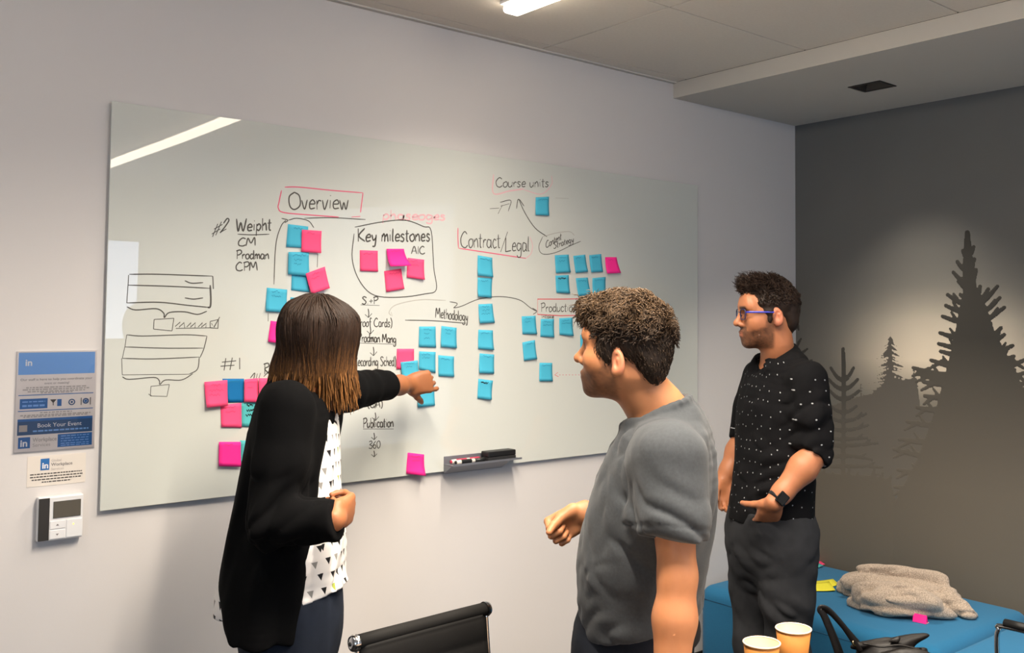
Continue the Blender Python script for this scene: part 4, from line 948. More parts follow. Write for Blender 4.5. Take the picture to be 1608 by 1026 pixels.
def hand_prims(w, d, n, s, curl=(.3, .4, .3), thumb=(.6, .3, .2), k=1.0, curls=None, spread=.06, flat=.62):
    """w wrist, d towards the fingers, n out of the palm, s to the thumb side"""
    d = unit(d); n = unit(np.array(n) - d*np.dot(n, d)); s0 = np.cross(n, d); s = s0 if np.dot(s0, s) > 0 else -s0; w = np.array(w, float); P = []
    q = lambda a, b, c: w + k*(a*d + b*s + c*n)
    P.append(CH([(q(-.012, 0, 0), .026*k, .020*k), (q(.018, .001, 0), .030*k, .0185*k), (q(.055, 0, -.002), .040*k, .0155*k), (q(.088, -.001, -.002), .041*k, .0125*k)], s, .012, n=3))
    P.append(EL(q(.040, .026, .008), np.array([.030, .015, .014])*k, np.stack([d, s, n], 1), .014))
    P.append(EL(q(.045, -.026, .006), np.array([.034, .013, .012])*k, np.stack([d, s, n], 1), .012))
    base = ((.092, .0295, .071, .0088), (.096, .0100, .079, .0090), (.092, -.0100, .073, .0086), (.084, -.0285, .058, .0076))
    for i, (a, b, ln, r) in enumerate(base):
        c3 = curl if curls is None else curls[i]; an = 0.0; p = q(a, b, -.002); dirn = unit(d + s*spread*(1.5 - i)); prev = p
        P.append(RC(q(a - .035, b*.8, -.003), p, r*1.05*k, r*1.14*k, .010))
        for j, fr in enumerate((.46, .30, .24)):
            an += c3[j]; v = dirn*math.cos(an) + n*math.sin(an); nx = prev + v*ln*fr*k
            P.append(RC(prev, nx, r*k*(1.06 - .10*j), r*k*(.98 - .11*j), .0028 if j else .004)); prev = nx
    p = q(.022, .028, .006); v = unit(d*math.cos(thumb[0]) + s*math.sin(thumb[0]) + n*.35); m = p + v*.040*k; P.append(RC(q(.012, .016, .004), p, .013*k, .0135*k, .012)); P.append(RC(p, m, .0135*k, .0115*k, .008))
    v2 = unit(v*math.cos(thumb[1]) + d*math.sin(thumb[1])*.8 + n*thumb[2]); m2 = m + v2*.033*k; P.append(RC(m, m2, .0112*k, .0100*k, .004))
    v3 = unit(v2 + n*thumb[2] + d*.1); P.append(RC(m2, m2 + v3*.026*k, .0100*k, .0082*k, .003))
    return P
def leg_prims(hip, knee, ank, r, k=.03):
    hip, knee, ank = map(np.array, (hip, knee, ank)); m = hip*.5 + knee*.5; c = knee*.68 + ank*.32
    return [RC(hip, m, r[0], r[0]*.86, k), RC(m, knee, r[0]*.86, r[1], k), RC(knee, c, r[1], r[1]*.95, k), RC(c, ank, r[1]*.95, r[2], k)]
def shoe(name, ank, F, m, sole, parent, ln=.27):
    F = unit([F[0], F[1], 0]); S = np.cross(F, UPZ); a = np.array([ank[0], ank[1], 0.0]); st = []
    R = np.stack([S, F, UPZ], 1)
    pr = [EL(a + F*.12 + UPZ*.045, (.048, .085, .034), R, .03), EL(a + F*-.02 + UPZ*.055, (.038, .062, .045), R, .03), EL(a + F*.05 + UPZ*.065, (.040, .075, .042), R, .03), RC(a + UPZ*.06, a + UPZ*.115 - F*.01, .045, .042, .03), CUT(a + UPZ*.012, -UPZ)]
    o = surface(pr, .008, name, m, parent, adapt=.02)
    pr = [EL(a + F*.12 + UPZ*.012, (.052, .092, .02), R, .03), EL(a + F*-.02 + UPZ*.012, (.041, .066, .02), R, .03), EL(a + F*.05 + UPZ*.012, (.042, .08, .02), R, .03), CUT(a + UPZ*.0005, -UPZ), CUT(a + UPZ*.022, UPZ)]
    s_ = surface(pr, .008, 'sole', sole, None, adapt=.02); adopt(s_, o)
def mixc(a, b, t): t = np.clip(t, 0, 1)[:, None]; return np.array(a)[None]*(1 - t) + np.array(b)[None]*t if np.ndim(a) == 1 else a*(1 - t) + np.array(b)[None]*t
def sm(x, a, b): t = np.clip((x - a)/(b - a), 0, 1); return t*t*(3 - 2*t)
def face_colour(h, base, lip, beard=None, brow=(40, 28, 22), beard_t=.8, moust=True, brow_t=.85):
    base, lip, brow = map(lin, (base, lip, brow))
    def f(V):
        C = np.tile(np.array(base), (len(V), 1)); q = h.loc(V.astype(np.float32)); l, fw, u = np.abs(q[:, 0]), q[:, 1], q[:, 2]
        hd = (np.abs(q) < .16).all(1)
        t = (1 - sm(l, .017, .024))*sm(fw, .088, .094)*sm(u, -.079, -.074)*(1 - sm(u, -.054, -.050)); C = mixc(C, lip, t*hd*.7)
        t = sm(fw, .06, .08)*sm(l, .006, .012)*(1 - sm(l, .045, .055))*sm(u + l*.05, .0245, .028)*(1 - sm(u + l*.05, .036, .0405)); C = mixc(C, brow, t*hd*brow_t)
        C = mixc(C, lin((205, 120, 100)), (sm(l, .070, .080)*(1 - sm(np.abs(u), .04, .05)))*hd*.35)
        if beard is not None:
            e = .012*hnoise(q*60, 3); edge = -.050 + .55*np.maximum(0, .055 - fw) - .1*np.maximum(0, fw - .07)
            t = (1 - sm(u + e*.5, edge - .010, edge + .010))*sm(fw, -.010, .006)*sm(u, -.125, -.112)
            t = np.maximum(t, (1 - sm(np.abs(fw - .012 + .1*u), .012, .020))*(1 - sm(u, .0, .015))*sm(u, -.08, -.05)*sm(l, .05, .056)*.9)
            if moust: t = np.maximum(t, 1.3*sm(fw, .070, .080)*(1 - sm(l, .030, .038))*sm(u, -.060, -.056)*(1 - sm(u, -.042, -.035)))
            t = np.clip(t*(1 + .5*sm(fw, .04, .075)), 0, 1.1)
            lipm = (1 - sm(l, .018, .023))*sm(fw, .09, .096)*sm(u, -.0755, -.0725)*(1 - sm(u, -.0585, -.055)); t = t*(1 - .9*lipm)
            C = mixc(C, lin(beard), t*hd*beard_t*(.8 + .2*hnoise(q*400, 8)))
        return C
    return f
def eyes(h, parent, iris=(70, 48, 34)):
    for s in (-1, 1):
        c = Vector(h.p(s*.032, .0775, .0105)); fwd = Vector(h.F); Mx = Matrix.Translation(c) @ fwd.to_track_quat('Z', 'Y').to_matrix().to_4x4()
        prof = [(.0123*h.k*math.sin(a), .0123*h.k*math.cos(a)) for a in np.linspace(math.pi, 0, 14)]
        o = adopt(lathe('eyeball', prof, M['eye'], None, 18, Mx), parent)
        for nm, r, m_ in (('iris', .0056, M['iris']), ('pupil', .0026, M['black'])):
            e = .00015 if nm == 'iris' else .0003
            pr = [(r*h.k*t, math.sqrt(max(.0123**2 - (r*t)**2, 0))*h.k + e) for t in (1, .66, .33, 0)]
            adopt(lathe(nm, pr, m_, None, 16, Mx), o)
M['eye'] = mat('eye_white', (225, 218, 210), .2, .6); M['iris'] = mat('iris_brown', (66, 44, 30), .2, .6)
def strands(name, prims, m, parent, V0, N0, flow, length, steps, rad, lift, colour, R, wob=0.0, wobf=40, gid=None):
    """hair locks: thin tapering tubes marched along the surface of a field; flow(P, t) gives the direction"""
    P = V0.astype(np.float32).copy(); n = len(P); path = [P.copy()]; ln = length if hasattr(length, '__len__') else np.full(n, length)
    def grad(P):
        e = .003; g = np.stack([field(prims, P + np.eye(3, dtype=np.float32)[i]*e) - field(prims, P - np.eye(3, dtype=np.float32)[i]*e) for i in range(3)], 1)
        return g/(np.linalg.norm(g, axis=1, keepdims=True) + 1e-9)
    ph = R.rand(n, 3)*10
    for k in range(steps):
        t = (k + 1)/steps; N = grad(P); D = flow(P, t); D = D - N*np.minimum((D*N).sum(1, keepdims=True), .0 if lift(t) > .02 else 9)
        if wob: D = D + wob*np.stack([hnoise(P*wobf + ph[:, i:i+1]*0 + i*7.3, 20 + i) for i in range(3)], 1) + wob*.5*np.sin(ph + k*1.3)
        D = D/(np.linalg.norm(D, axis=1, keepdims=True) + 1e-9); P = P + D*(ln/steps)[:, None]
        d = field(prims, P); tgt = lift(t); P = P + N*np.clip(tgt - d, -.02, .02)[:, None]*(1.0 if tgt < .02 else .0) + N*np.clip(-d, 0, .03)[:, None]*(0 if tgt < .02 else 1)
        path.append(P.astype(np.float32).copy())
    path = np.stack(path, 1); S = steps + 1                          # n, S, 3
    T = np.gradient(path, axis=1); T /= np.linalg.norm(T, axis=2, keepdims=True) + 1e-9
    A = np.cross(T, R.randn(n, 1, 3)); A /= np.linalg.norm(A, axis=2, keepdims=True) + 1e-9; B = np.cross(T, A)
    tt = np.linspace(0, 1, S); w = (rad*(1 - .75*tt**2))[None, :, None]*(.6 + .8*R.rand(n, 1, 1))
    ring = [path + w*(A*math.cos(a) + B*math.sin(a)) for a in (0, 2.094, 4.189)]
    V = np.stack(ring, 2).reshape(-1, 3)
    i = np.arange(n)[:, None, None]; j = np.arange(S - 1)[None, :, None]; c = np.arange(3)[None, None, :]
    idx = lambda a, b, q: (a*S + b)*3 + q
    F = np.stack([idx(i, j, c), idx(i, j, (c+1) % 3), idx(i, j+1, (c+1) % 3), idx(i, j+1, c)], -1).reshape(-1, 4)
    me = bpy.data.meshes.new(name); me.vertices.add(len(V)); me.vertices.foreach_set('co', V.astype(np.float32).ravel())
    me.loops.add(F.size); me.loops.foreach_set('vertex_index', F.astype(np.int32).ravel()); me.polygons.add(len(F))
    me.polygons.foreach_set('loop_start', np.arange(0, F.size, 4, dtype=np.int32)); me.update(calc_edges=True); me.validate()
    o = link(name, me, m, None, True)
    C = colour(path, tt, R)                                          # n, S, 3
    C = np.repeat(C[:, :, None, :], 3, 2).reshape(-1, 3); ca = me.color_attributes.new('Col', 'FLOAT_COLOR', 'POINT')
    ca.data.foreach_set('color', np.concatenate([C, np.ones((len(C), 1))], 1).astype(np.float32).ravel())
    return o
def root_of(o):
    while o.parent: o = o.parent
    return o
def adopt(o, parent):
    # every mesh of a figure is in world space; only the root Empty is moved
    o.parent = parent; o.matrix_parent_inverse = Matrix.Translation(-parent.location) if parent.parent is None else Matrix.Identity(4); return o
def verts_normals(o):
    me = o.data; n = len(me.vertices); V = np.empty(n*3, np.float32); me.vertices.foreach_get('co', V); N = np.empty(n*3, np.float32); me.vertices.foreach_get('normal', N)
    return V.reshape(-1, 3), N.reshape(-1, 3)
def jitter(C, R, amt): return np.clip(C*(1 + amt*(R.rand(C.shape[0], 1, 1) - .5)), 0, 1)
M['hair'] = mat('hair', (50, 36, 26), .55, .2, attr='Col')
def ground(P): return np.array([P[0], P[1], 0.0])
VOX = .0032

# ---------------- person on the right: black dotted shirt, hands in pockets
def man_right():
    R_, D_ = local_axes(1210); Lb = unit(R_*.2 - D_*.31); Fb = np.cross(Lb, UPZ)
    mid = at(1212, 810, 3.30); B = ground(mid)
    root = empty('person', tuple(B), 'man in a black dotted shirt and glasses standing with both hands in his pockets', 'person')
    W = lambda px, py, d: at(px, py, d)
    h = Head(W(1206, 496, 3.30), -R_*.955 - D_*.30, pitch=-.03, k=.935)
    shL, shR = W(1268, 598, 3.17), W(1194, 592, 3.46); elL, wrL = W(1282, 710, 3.13), W(1215, 790, 3.085); elR, wrR = W(1168, 690, 3.56), W(1138, 752, 3.50)
    hp = head_prims(h, 1.04, 1.02, -.004)
    nb = W(1222, 566, 3.33)
    neck = CH([(h.p(0, -.022, -.045), .052, .056), (h.p(0, -.030, -.10), .054, .056), (nb, .062, .062), (W(1226, 592, 3.33), .09, .075)], Lb, .03)
    tors = CH([(W(1226, 596, 3.32), .13, .075), (W(1224, 640, 3.32), .155, .10), (W(1214, 730, 3.31), .14, .10), (W(1210, 800, 3.30), .15, .105)], Lb, .03)
    hipL, hipR = mid + Lb*.09 - UPZ*.03, mid - Lb*.09 - UPZ*.03
    kneeL, kneeR = B + R_*.03 + Lb*.085 + Fb*.03 + UPZ*.50, B + R_*.03 - Lb*.085 + Fb*.05 + UPZ*.50; anL, anR = B + R_*.03 + Lb*.10 - Fb*.02 + UPZ*.09, B + R_*.03 - Lb*.10 + Fb*.0 + UPZ*.09
    hdL = unit(W(1194, 838, 3.20) - wrL); hdR = unit(W(1142, 800, 3.44) - wrR)
    hands = hand_prims(wrL, hdL, D_*.8 - Lb*.5, -R_ - UPZ*.15, curl=(.35, .5, .4), thumb=(.75, .3, .25), k=.97) + hand_prims(wrR, hdR, -D_*.4 + Lb*.9, Fb, curl=(.5, .5, .4), thumb=(.4, .3, .3), k=.95)
    body = hp + [neck, tors] + arm_prims(shL, elL, wrL, (.048, .043, .043, .028)) + arm_prims(shR, elR, wrR, (.048, .042, .041, .028)) + hands
    body += leg_prims(hipL, kneeL, anL, (.075, .05, .036)) + leg_prims(hipR, kneeR, anR, (.075, .05, .036))
    surface(body, VOX, 'body', skin_mat('skin_tan'), root, adapt=.01, colour=face_colour(h, (164, 106, 73), (138, 76, 60), beard=(36, 27, 21), beard_t=.86))
    eyes(h, root)
    # hair: short sides, longer on top
    hs = [h.el((0, -.022, .048), (.079, .098, .084)), h.el((0, .010, .096), (.062, .078, .040), .03), h.el((0, .058, .112), (.045, .036, .022), .02),
          h.el((-.064, .012, .030), (.0155, .030, .036), .012), h.el((.064, .012, .030), (.0155, .030, .036), .012), h.el((-.0655, .014, .000), (.0065, .012, .024), .012), h.el((.0655, .014, .000), (.0065, .012, .024), .012), h.el((-.058, .040, .048), (.012, .016, .026), .015), h.el((.058, .040, .048), (.012, .016, .026), .015), h.el((0, -.075, -.02), (.055, .034, .05), .03),
          h.el((0, .107, .006), (.10, .064, .069), .008, 's'), h.el((0, .090, -.050), (.12, .062, .063), .006, 's'), h.el((0, -.005, -.075), (.12, .045, .045), .01, 's'), h.el((.084, -.014, -.006), (.012, .015, .028), .004, 's'), h.el((-.084, -.014, -.006), (.012, .015, .028), .004, 's'),
          CUT(h.p(0, -.09, -.078), -h.U - h.F*.25), DISP(lambda P: .0035*hnoise(h.loc(P)*70, 4))]
    hb = surface(hs, .004, 'hair', M['hair'], root, adapt=.0, colour=lambda V: np.tile(np.array(lin((40, 30, 24))), (len(V), 1)))
    R = np.random.RandomState(4); V, N = verts_normals(hb); q = h.loc(V); top = (q[:, 2] > .035)
    i = R.choice(np.where(top)[0], 2300); 
    def flow(P, t):
        q = h.loc(P); a = h.F[None]*.55 + h.U[None]*(.75 - .5*t) + (q[:, :1]*6)*h.L[None]; return a + .5*R.randn(*P.shape)
    ql = h.loc(V[i]); ln = .012 + .030*sm(ql[:, 2], .05, .12)*sm(ql[:, 1], -.09, .03)
    def col(path, t, R): return jitter(np.tile(np.array(lin((46, 34, 27))), (len(path), len(t), 1)), R, .7)
    adopt(strands('hair_tuft', hs, M['hair'], hb, V[i], N[i], flow, ln, 5, .0016, lambda t: .025, col, R, wob=.45, wobf=50), hb)
    # beard volume
    i = None
    # shirt: collar, torso, rolled sleeves
    cloth = mat('black_dotted_shirt', (13, 13, 15), .9, .12, bump=(800, .3, .0008))
    def dots(m, scale, r, rgb):
        nt = m.node_tree; N_ = nt.nodes; L_ = nt.links; b = N_['Principled BSDF']; tc = N_.new('ShaderNodeTexCoord')
        sp = N_.new('ShaderNodeSeparateXYZ'); L_.new(tc.outputs['Object'], sp.inputs[0]); c0 = W(1214, 730, 3.31)
        def mth(op, a, b_):
            n = N_.new('ShaderNodeMath'); n.operation = op
            for i, v in enumerate((a, b_)):
                if isinstance(v, (int, float)): n.inputs[i].default_value = v
                else: L_.new(v, n.inputs[i])
            return n.outputs[0]
        an = mth('ARCTAN2', mth('SUBTRACT', sp.outputs[0], float(c0[0])), mth('SUBTRACT', sp.outputs[1], float(c0[1])))
        cb = N_.new('ShaderNodeCombineXYZ'); L_.new(mth('MULTIPLY', an, .19), cb.inputs[0]); L_.new(sp.outputs[2], cb.inputs[1])
        vv = N_.new('ShaderNodeTexVoronoi'); vv.voronoi_dimensions = '2D'; vv.inputs['Scale'].default_value = scale; vv.inputs['Randomness'].default_value = .55; L_.new(cb.outputs[0], vv.inputs['Vector'])
        lt = N_.new('ShaderNodeMath'); lt.operation = 'LESS_THAN'; lt.inputs[1].default_value = r; L_.new(vv.outputs['Distance'], lt.inputs[0])
        mx = N_.new('ShaderNodeMix'); mx.data_type = 'RGBA'; mx.inputs[6].default_value = b.inputs['Base Color'].default_value; mx.inputs[7].default_value = (*lin(rgb), 1)
        ge = N_.new('ShaderNodeNewGeometry'); gs = N_.new('ShaderNodeSeparateXYZ'); L_.new(ge.outputs['Normal'], gs.inputs[0])
        L_.new(mth('MULTIPLY', lt.outputs[0], mth('LESS_THAN', mth('ABSOLUTE', gs.outputs[2], 0.0), .62)), mx.inputs[0]); L_.new(mx.outputs[2], b.inputs['Base Color'])
    dots(cloth, 24, .055, (150, 152, 155))
    st = CH([(W(1226, 566, 3.33), .085, .072), (W(1228, 592, 3.32), .165, .092), (W(1224, 640, 3.32), .188, .124), (W(1216, 725, 3.31), .170, .124), (W(1211, 790, 3.30), .178, .130), (W(1209, 850, 3.30), .186, .136)], Lb, .02, n=5)
    slL = [RC(shL, shL*.5 + elL*.5, .070, .066, .045), RC(shL*.5 + elL*.5, elL*.92 + shL*.08, .066, .060, .02), RC(elL*.94 + shL*.06, elL*.96 + wrL*.04, .062, .061, .006)]
    slR = [RC(shR, shR*.5 + elR*.5, .068, .062, .04), RC(shR*.5 + elR*.5, elR, .062, .056, .02)]
    sleevecut = [GROUP(slL + [CUT(elL*.90 + wrL*.10, wrL - elL)], .03), GROUP(slR + [CUT(elR*.88 + wrR*.12, wrR - elR)], .03)]
    hem = W(1209, 822, 3.30)
    body_s = GROUP([st, CUT(hem, -UPZ + Fb*.10 - Lb*.02)], .02)
    neckcut = [EL(W(1213, 556, 3.33) + Fb*.015, (.060, .066, .05), np.stack([Lb, Fb, UPZ], 1), .01, 's'), RC(W(1206, 570, 3.33) + Fb*.05, W(1196, 596, 3.33) + Fb*.07, .026, .006, .01, 's')]
    collar = []; cc = W(1217, 556, 3.335)
    for a in np.arange(-math.pi*.5 - 2.45, -math.pi*.5 + 2.45, .22):
        def cp(a, r, dz): fr = max(0, math.sin(a)); return cc + Lb*(r*math.cos(a)) + Fb*(r*1.05*math.sin(a)) + UPZ*(dz - .028*(1 + math.sin(a)))
        collar += [RC(cp(a, .063, .032), cp(a + .22, .063, .032), .0065, None, .010), RC(cp(a, .071, .016), cp(a + .22, .071, .016), .0075, None, .012), RC(cp(a, .079, .0), cp(a + .22, .079, .0), .007, None, .012)]
    for s in (-1, 1): collar.append(RC(cp(-math.pi*.5 + s*2.45, .079, .002), cp(-math.pi*.5 + s*2.62, .086, -.022), .008, .004, .01))
    fl = [fold(R_*.8 + UPZ*.35, 26, .011, 3, fall=(elL*.75 + shL*.25, .20)), fold(R_ + UPZ*.15, 22, .010, 9, fall=(W(1195, 770, 3.2), .24)), fold(UPZ + R_*.2, 15, .005, 15), fold(R_ - UPZ*.5, 20, .008, 16, fall=(W(1190, 650, 3.2), .2)), DISP(lambda P: .001*hnoise(P*38, 6))]
    surface([body_s] + sleevecut + neckcut + collar + fl, .0045, 'shirt', cloth, root, adapt=.01)
    for t in range(5):
        p = W(1185 - t*4, 610 + t*36, 3.155 + .01*t); 
    # trousers
    jean = mat('charcoal_jeans', (38, 39, 42), .9, .2, bump=(700, .3, .001), var=(30, .15))
    tr = [CH([(W(1210, 796, 3.30), .172, .122), (W(1209, 850, 3.30), .186, .136), (mid - UPZ*.16, .178, .120)], Lb, .04)] + leg_prims(hipL - UPZ*.02, kneeL, anL, (.102, .070, .062), .04) + leg_prims(hipR - UPZ*.02, kneeR, anR, (.102, .070, .062), .04)
    tr += [RC(wrL + hdL*.125, wrL + hdL*.165, .030, .030, .06), CUT(W(1210, 798, 3.30), UPZ), CUT(B + UPZ*.05, -UPZ), fold(R_ + UPZ*.15, 22, .008, 31, fall=(mid - UPZ*.12, .26)), fold(R_ - UPZ*.5, 18, .008, 37, fall=(kneeL + UPZ*.1, .4)), fold(R_ + UPZ*.3, 16, .008, 41, fall=(anL, .3)), DISP(lambda P: .001*hnoise(P*30, 9))]
    surface(tr, .0055, 'jeans', jean, root, adapt=.01)
    seam = mat('jeans_stitching', (70, 68, 64), .9)
    lea = mat('black_shoe_leather', (20, 19, 19), .4); sol = mat('shoe_sole', (34, 32, 30), .8)
    shoe('shoe', anL, Fb + Lb*.15, lea, sol, root); shoe('shoe', anR, Fb - Lb*.15, lea, sol, root)
    # watch on the left wrist
    ax = unit(wrL - elL); c0 = wrL - ax*.022; a1 = unit(np.cross(ax, UPZ)); a2 = np.cross(ax, a1)
    V, F = [], []
    rr = .0335
    for k in range(28):
        a = 2*math.pi*k/28
        for (w_, r_) in ((-.011, rr), (.011, rr), (.011, rr - .003), (-.011, rr - .003)): V.append(c0 + ax*w_ + (a1*math.cos(a)*.93 + a2*math.sin(a))*r_)
    for k in range(28):
        for j in range(4): F.append((k*4+j, k*4+(j+1) % 4, ((k+1) % 28)*4+(j+1) % 4, ((k+1) % 28)*4+j))
    wt = adopt(pydata('wristwatch', V, F, mat('watch_strap', (16, 16, 17), .6), None, True), root)
    out = unit(-D_ + R_*.2 - UPZ*.1); out = unit(out - ax*np.dot(out, ax)); sd = np.cross(ax, out)
    Mw = Matrix(((sd[0], ax[0], out[0], 0), (sd[1], ax[1], out[1], 0), (sd[2], ax[2], out[2], 0), (0, 0, 0, 1))); Mw.translation = Vector(c0 + out*(rr*.97))
    adopt(box('watch_case', (-.017, -.020, -.002), (.017, .020, .008), mat('watch_face', (10, 10, 11), .12, .6), None, .004, 3, Mw), wt)
    # glasses
    gl = adopt(empty('glasses', (0, 0, 0)), root)
    gm = mat('blue_glasses_frame', (52, 60, 170), .3, .5); gmd = mat('dark_glasses_rim', (34, 34, 70), .3, .5); lensm = bpy.data.materials.new('lens_glass'); lensm.use_nodes = True
    lb = lensm.node_tree.nodes['Principled BSDF']; lb.inputs['Transmission Weight'].default_value = 1; lb.inputs['Roughness'].default_value = 0; lb.inputs['IOR'].default_value = 1.05; lb.inputs['Specular IOR Level'].default_value = .8
    def add(o): return adopt(o, gl)
    for s in (-1, 1):
        ring = []
        for k in range(29):
            a = 2*math.pi*k/28; ca, sa = math.cos(a), math.sin(a); x = .0245*(abs(ca)**.6)*(1 if ca >= 0 else -1); y = .0185*(abs(sa)**.65)*(1 if sa >= 0 else -1)*(1.0 if sa > 0 else 1.05)
            ring.append(Vector(h.p(s*(.034 + x), .1065 - abs(.034 + x)*.10, .007 + y)))
        Vt, Ft = tube_geo(ring, .0021, 8, 1, False); add(pydata('rim', Vt, Ft, gmd, None, True))
        c = Vector(h.p(s*.034, .103, .007)); add(pydata('lens', [c] + ring[:-1], [(0, k+1, (k+1) % 28 + 1) for k in range(28)], lensm, None, True))
        add(tube('temple', [Vector(h.p(s*.058, .099, .014)), Vector(h.p(s*.070, .085, .0145)), Vector(h.p(s*.0775, .03, .013)), Vector(h.p(s*.080, -.008, .012)), Vector(h.p(s*.080, -.022, .0))], [.0032, .0034, .003, .0024, .0015], gm, None, 8, .6))
        add(tube('nose_pad', [Vector(h.p(s*.012, .104, .006)), Vector(h.p(s*.0105, .1, .0))], .0018, gmd, None, 6))
    add(tube('bridge', [Vector(h.p(-.012, .1055, .014)), Vector(h.p(0, .1085, .0165)), Vector(h.p(.012, .1055, .014))], .0020, gmd, None, 8))
man_right()
# ---------------- man in the middle: grey T-shirt, seen from the side
def man_front():
    R_, D_ = local_axes(1000); Lb = unit(-D_ - R_*.08); Fb = np.cross(Lb, UPZ); W = at
    mid = W(1003, 1000, 2.30); B = ground(mid)
    root = empty('person', tuple(B), 'man in a plain grey T-shirt looking left, one fist raised, dark curly hair', 'person')
    h = Head(W(981, 553, 2.25), -R_*.95 + D_*.31, pitch=.06, k=.955)
    shL, elL, wrL = W(1052, 722, 2.07), W(1064, 905, 2.0), W(1050, 1118, 1.955)
    shR, elR, wrR = W(1035, 706, 2.45), W(988, 850, 2.50), W(918, 806, 2.42)
    hp = head_prims(h, 1.06, 1.03, -.022)
    nb = W(1036, 652, 2.27)
    neck = CH([(h.p(0, -.030, -.035), .056, .060), (W(1004, 606, 2.26), .060, .061), (nb, .070, .072), (W(1046, 690, 2.27), .12, .08)], Lb, .03)
    tors = CH([(W(1045, 690, 2.27), .15, .08), (W(1032, 760, 2.27), .18, .115), (W(1014, 850, 2.28), .17, .12), (W(1006, 950, 2.29), .165, .115), (mid, .16, .11)], Lb, .03)
    hipL, hipR = mid + Lb*.09 - UPZ*.05, mid - Lb*.09 - UPZ*.05
    kneeL, kneeR = B + Lb*.10 + Fb*.03 + UPZ*.49, B - Lb*.11 + Fb*.10 + UPZ*.49; anL, anR = B + Lb*.11 - Fb*.05 + UPZ*.09, B - Lb*.12 + Fb*.08 + UPZ*.09
    dL = unit(np.array([0, 0, -1.0]) + Fb*.8); dR = unit(W(885, 820, 2.40) - wrR)
    hands = hand_prims(wrL, unit(Fb - UPZ*.30 + Lb*.1), -UPZ - Fb*.3, -Lb, curl=(.15, .2, .2), thumb=(.7, .2, .1))
    hands += hand_prims(wrR, unit(-R_*.88 - UPZ*.50 - D_*.15), -D_*.9 + R_*.35 - UPZ*.2, UPZ, curl=(1.45, 1.60, .9), thumb=(.12, .15, .55), k=.98, spread=.015)
    body = hp + [neck, tors] + arm_prims(shL, elL, wrL, (.049, .041, .041, .030)) + arm_prims(shR, elR, wrR, (.056, .046, .046, .030)) + hands
    body += leg_prims(hipL, kneeL, anL, (.08, .055, .038)) + leg_prims(hipR, kneeR, anR, (.08, .055, .038))
    surface(body, VOX, 'body', skin_mat('skin_fair'), root, adapt=.01, colour=face_colour(h, (174, 116, 78), (142, 78, 62), beard=(58, 41, 31), beard_t=.8))
    eyes(h, root)
    # hair: thick wavy top, tapered sides
    hs = [h.el((0, -.018, .044), (.079, .100, .088)), h.el((0, .016, .090), (.068, .084, .046), .03), h.el((0, .084, .088), (.050, .036, .026), .02), h.el((0, -.076, -.012), (.060, .034, .060), .03),
          h.el((-.062, .026, .008), (.0145, .030, .040), .012), h.el((.062, .026, .008), (.0145, .030, .040), .012),
          h.el((0, .126, .000), (.10, .064, .070), .008, 's'), h.el((0, .078, -.048), (.12, .064, .062), .008, 's'), h.el((0, .0, -.085), (.12, .045, .045), .01, 's'),
          h.el((.084, -.012, -.022), (.014, .018, .030), .006, 's'), h.el((-.084, -.012, -.022), (.014, .018, .030), .006, 's'),
          CUT(h.p(0, -.09, -.078), -h.U - h.F*.35), DISP(lambda P: .009*hnoise(h.loc(P)*(np.array([30, 26, 34], np.float32)), 4)*sm(h.loc(P)[:, 2], .02, .07) + .002*hnoise(h.loc(P)*90, 6))]
    def rootcol(V):
        q = h.loc(V); t = sm(q[:, 2], .02, .12); return mixc(lin((40, 31, 24)), lin((78, 61, 44)), t)
    hb = surface(hs, .004, 'hair', M['hair'], root, adapt=.0, colour=rootcol)
    R = np.random.RandomState(9); V, N = verts_normals(hb); q = h.loc(V); top = np.where(q[:, 2] + .03*R.rand(len(q)) > .055)[0]; i = R.choice(top, 3800)
    sway = R.randn(3800, 3)
    def flow(P, t):
        q = h.loc(P); a = h.F[None]*(.7 - .3*t) + h.U[None]*(.25 - .6*t) + h.L[None]*(q[:, :1]*6); return a + .55*sway[:len(P)] + .15*R.randn(*P.shape)
    ql = h.loc(V[i]); ln = (.018 + .034*sm(ql[:, 2], .06, .12)*sm(ql[:, 1], -.09, .05))*(.6 + .7*R.rand(len(i)))
    def col(path, t, R):
        n = len(path); a = np.array(lin((42, 31, 23))); b = np.array(lin((92, 71, 49))); w = (R.rand(n, 1, 1)*.6 + .4*t[None, :, None]); u_ = sm(h.loc(path.reshape(-1, 3))[:, 2].reshape(n, -1), .02, .12)[..., None]
        return jitter((a*(1 - w*u_) + b*w*u_), R, .6)
    adopt(strands('hair_lock', hs, M['hair'], hb, V[i], N[i], flow, ln, 7, .0016, lambda t: .004 + .010*t, col, R, wob=1.1, wobf=26), hb)
    fr = np.where((q[:, 1] > .055) & (q[:, 2] > .062))[0]; i = R.choice(fr, 420); sway = R.randn(420, 3)
    adopt(strands('fringe_lock', hs, M['hair'], hb, V[i], N[i], lambda P, t: h.F[None]*(.9 - .9*t) + h.U[None]*(.5 - 1.5*t) + .5*sway, .022 + .022*R.rand(420), 7, .0017, lambda t: .03, col, R, wob=.7, wobf=50), hb)
    low = np.where((q[:, 2] < .06))[0]; i = R.choice(low, 1500)
    adopt(strands('short_hair', hs, M['hair'], hb, V[i], N[i], lambda P, t: -h.U[None]*.8 - h.F[None]*.4 + .3*R.randn(*P.shape), .012, 3, .0012, lambda t: .003, lambda p, t, R: jitter(np.tile(np.array(lin((50, 38, 28))), (len(p), len(t), 1)), R, .6), R, wob=.3), hb)
    # T-shirt
    tee = mat('grey_tshirt', (56, 59, 62), .9, .2, bump=(900, .35, .0008), var=(150, .14), sheen=.1)
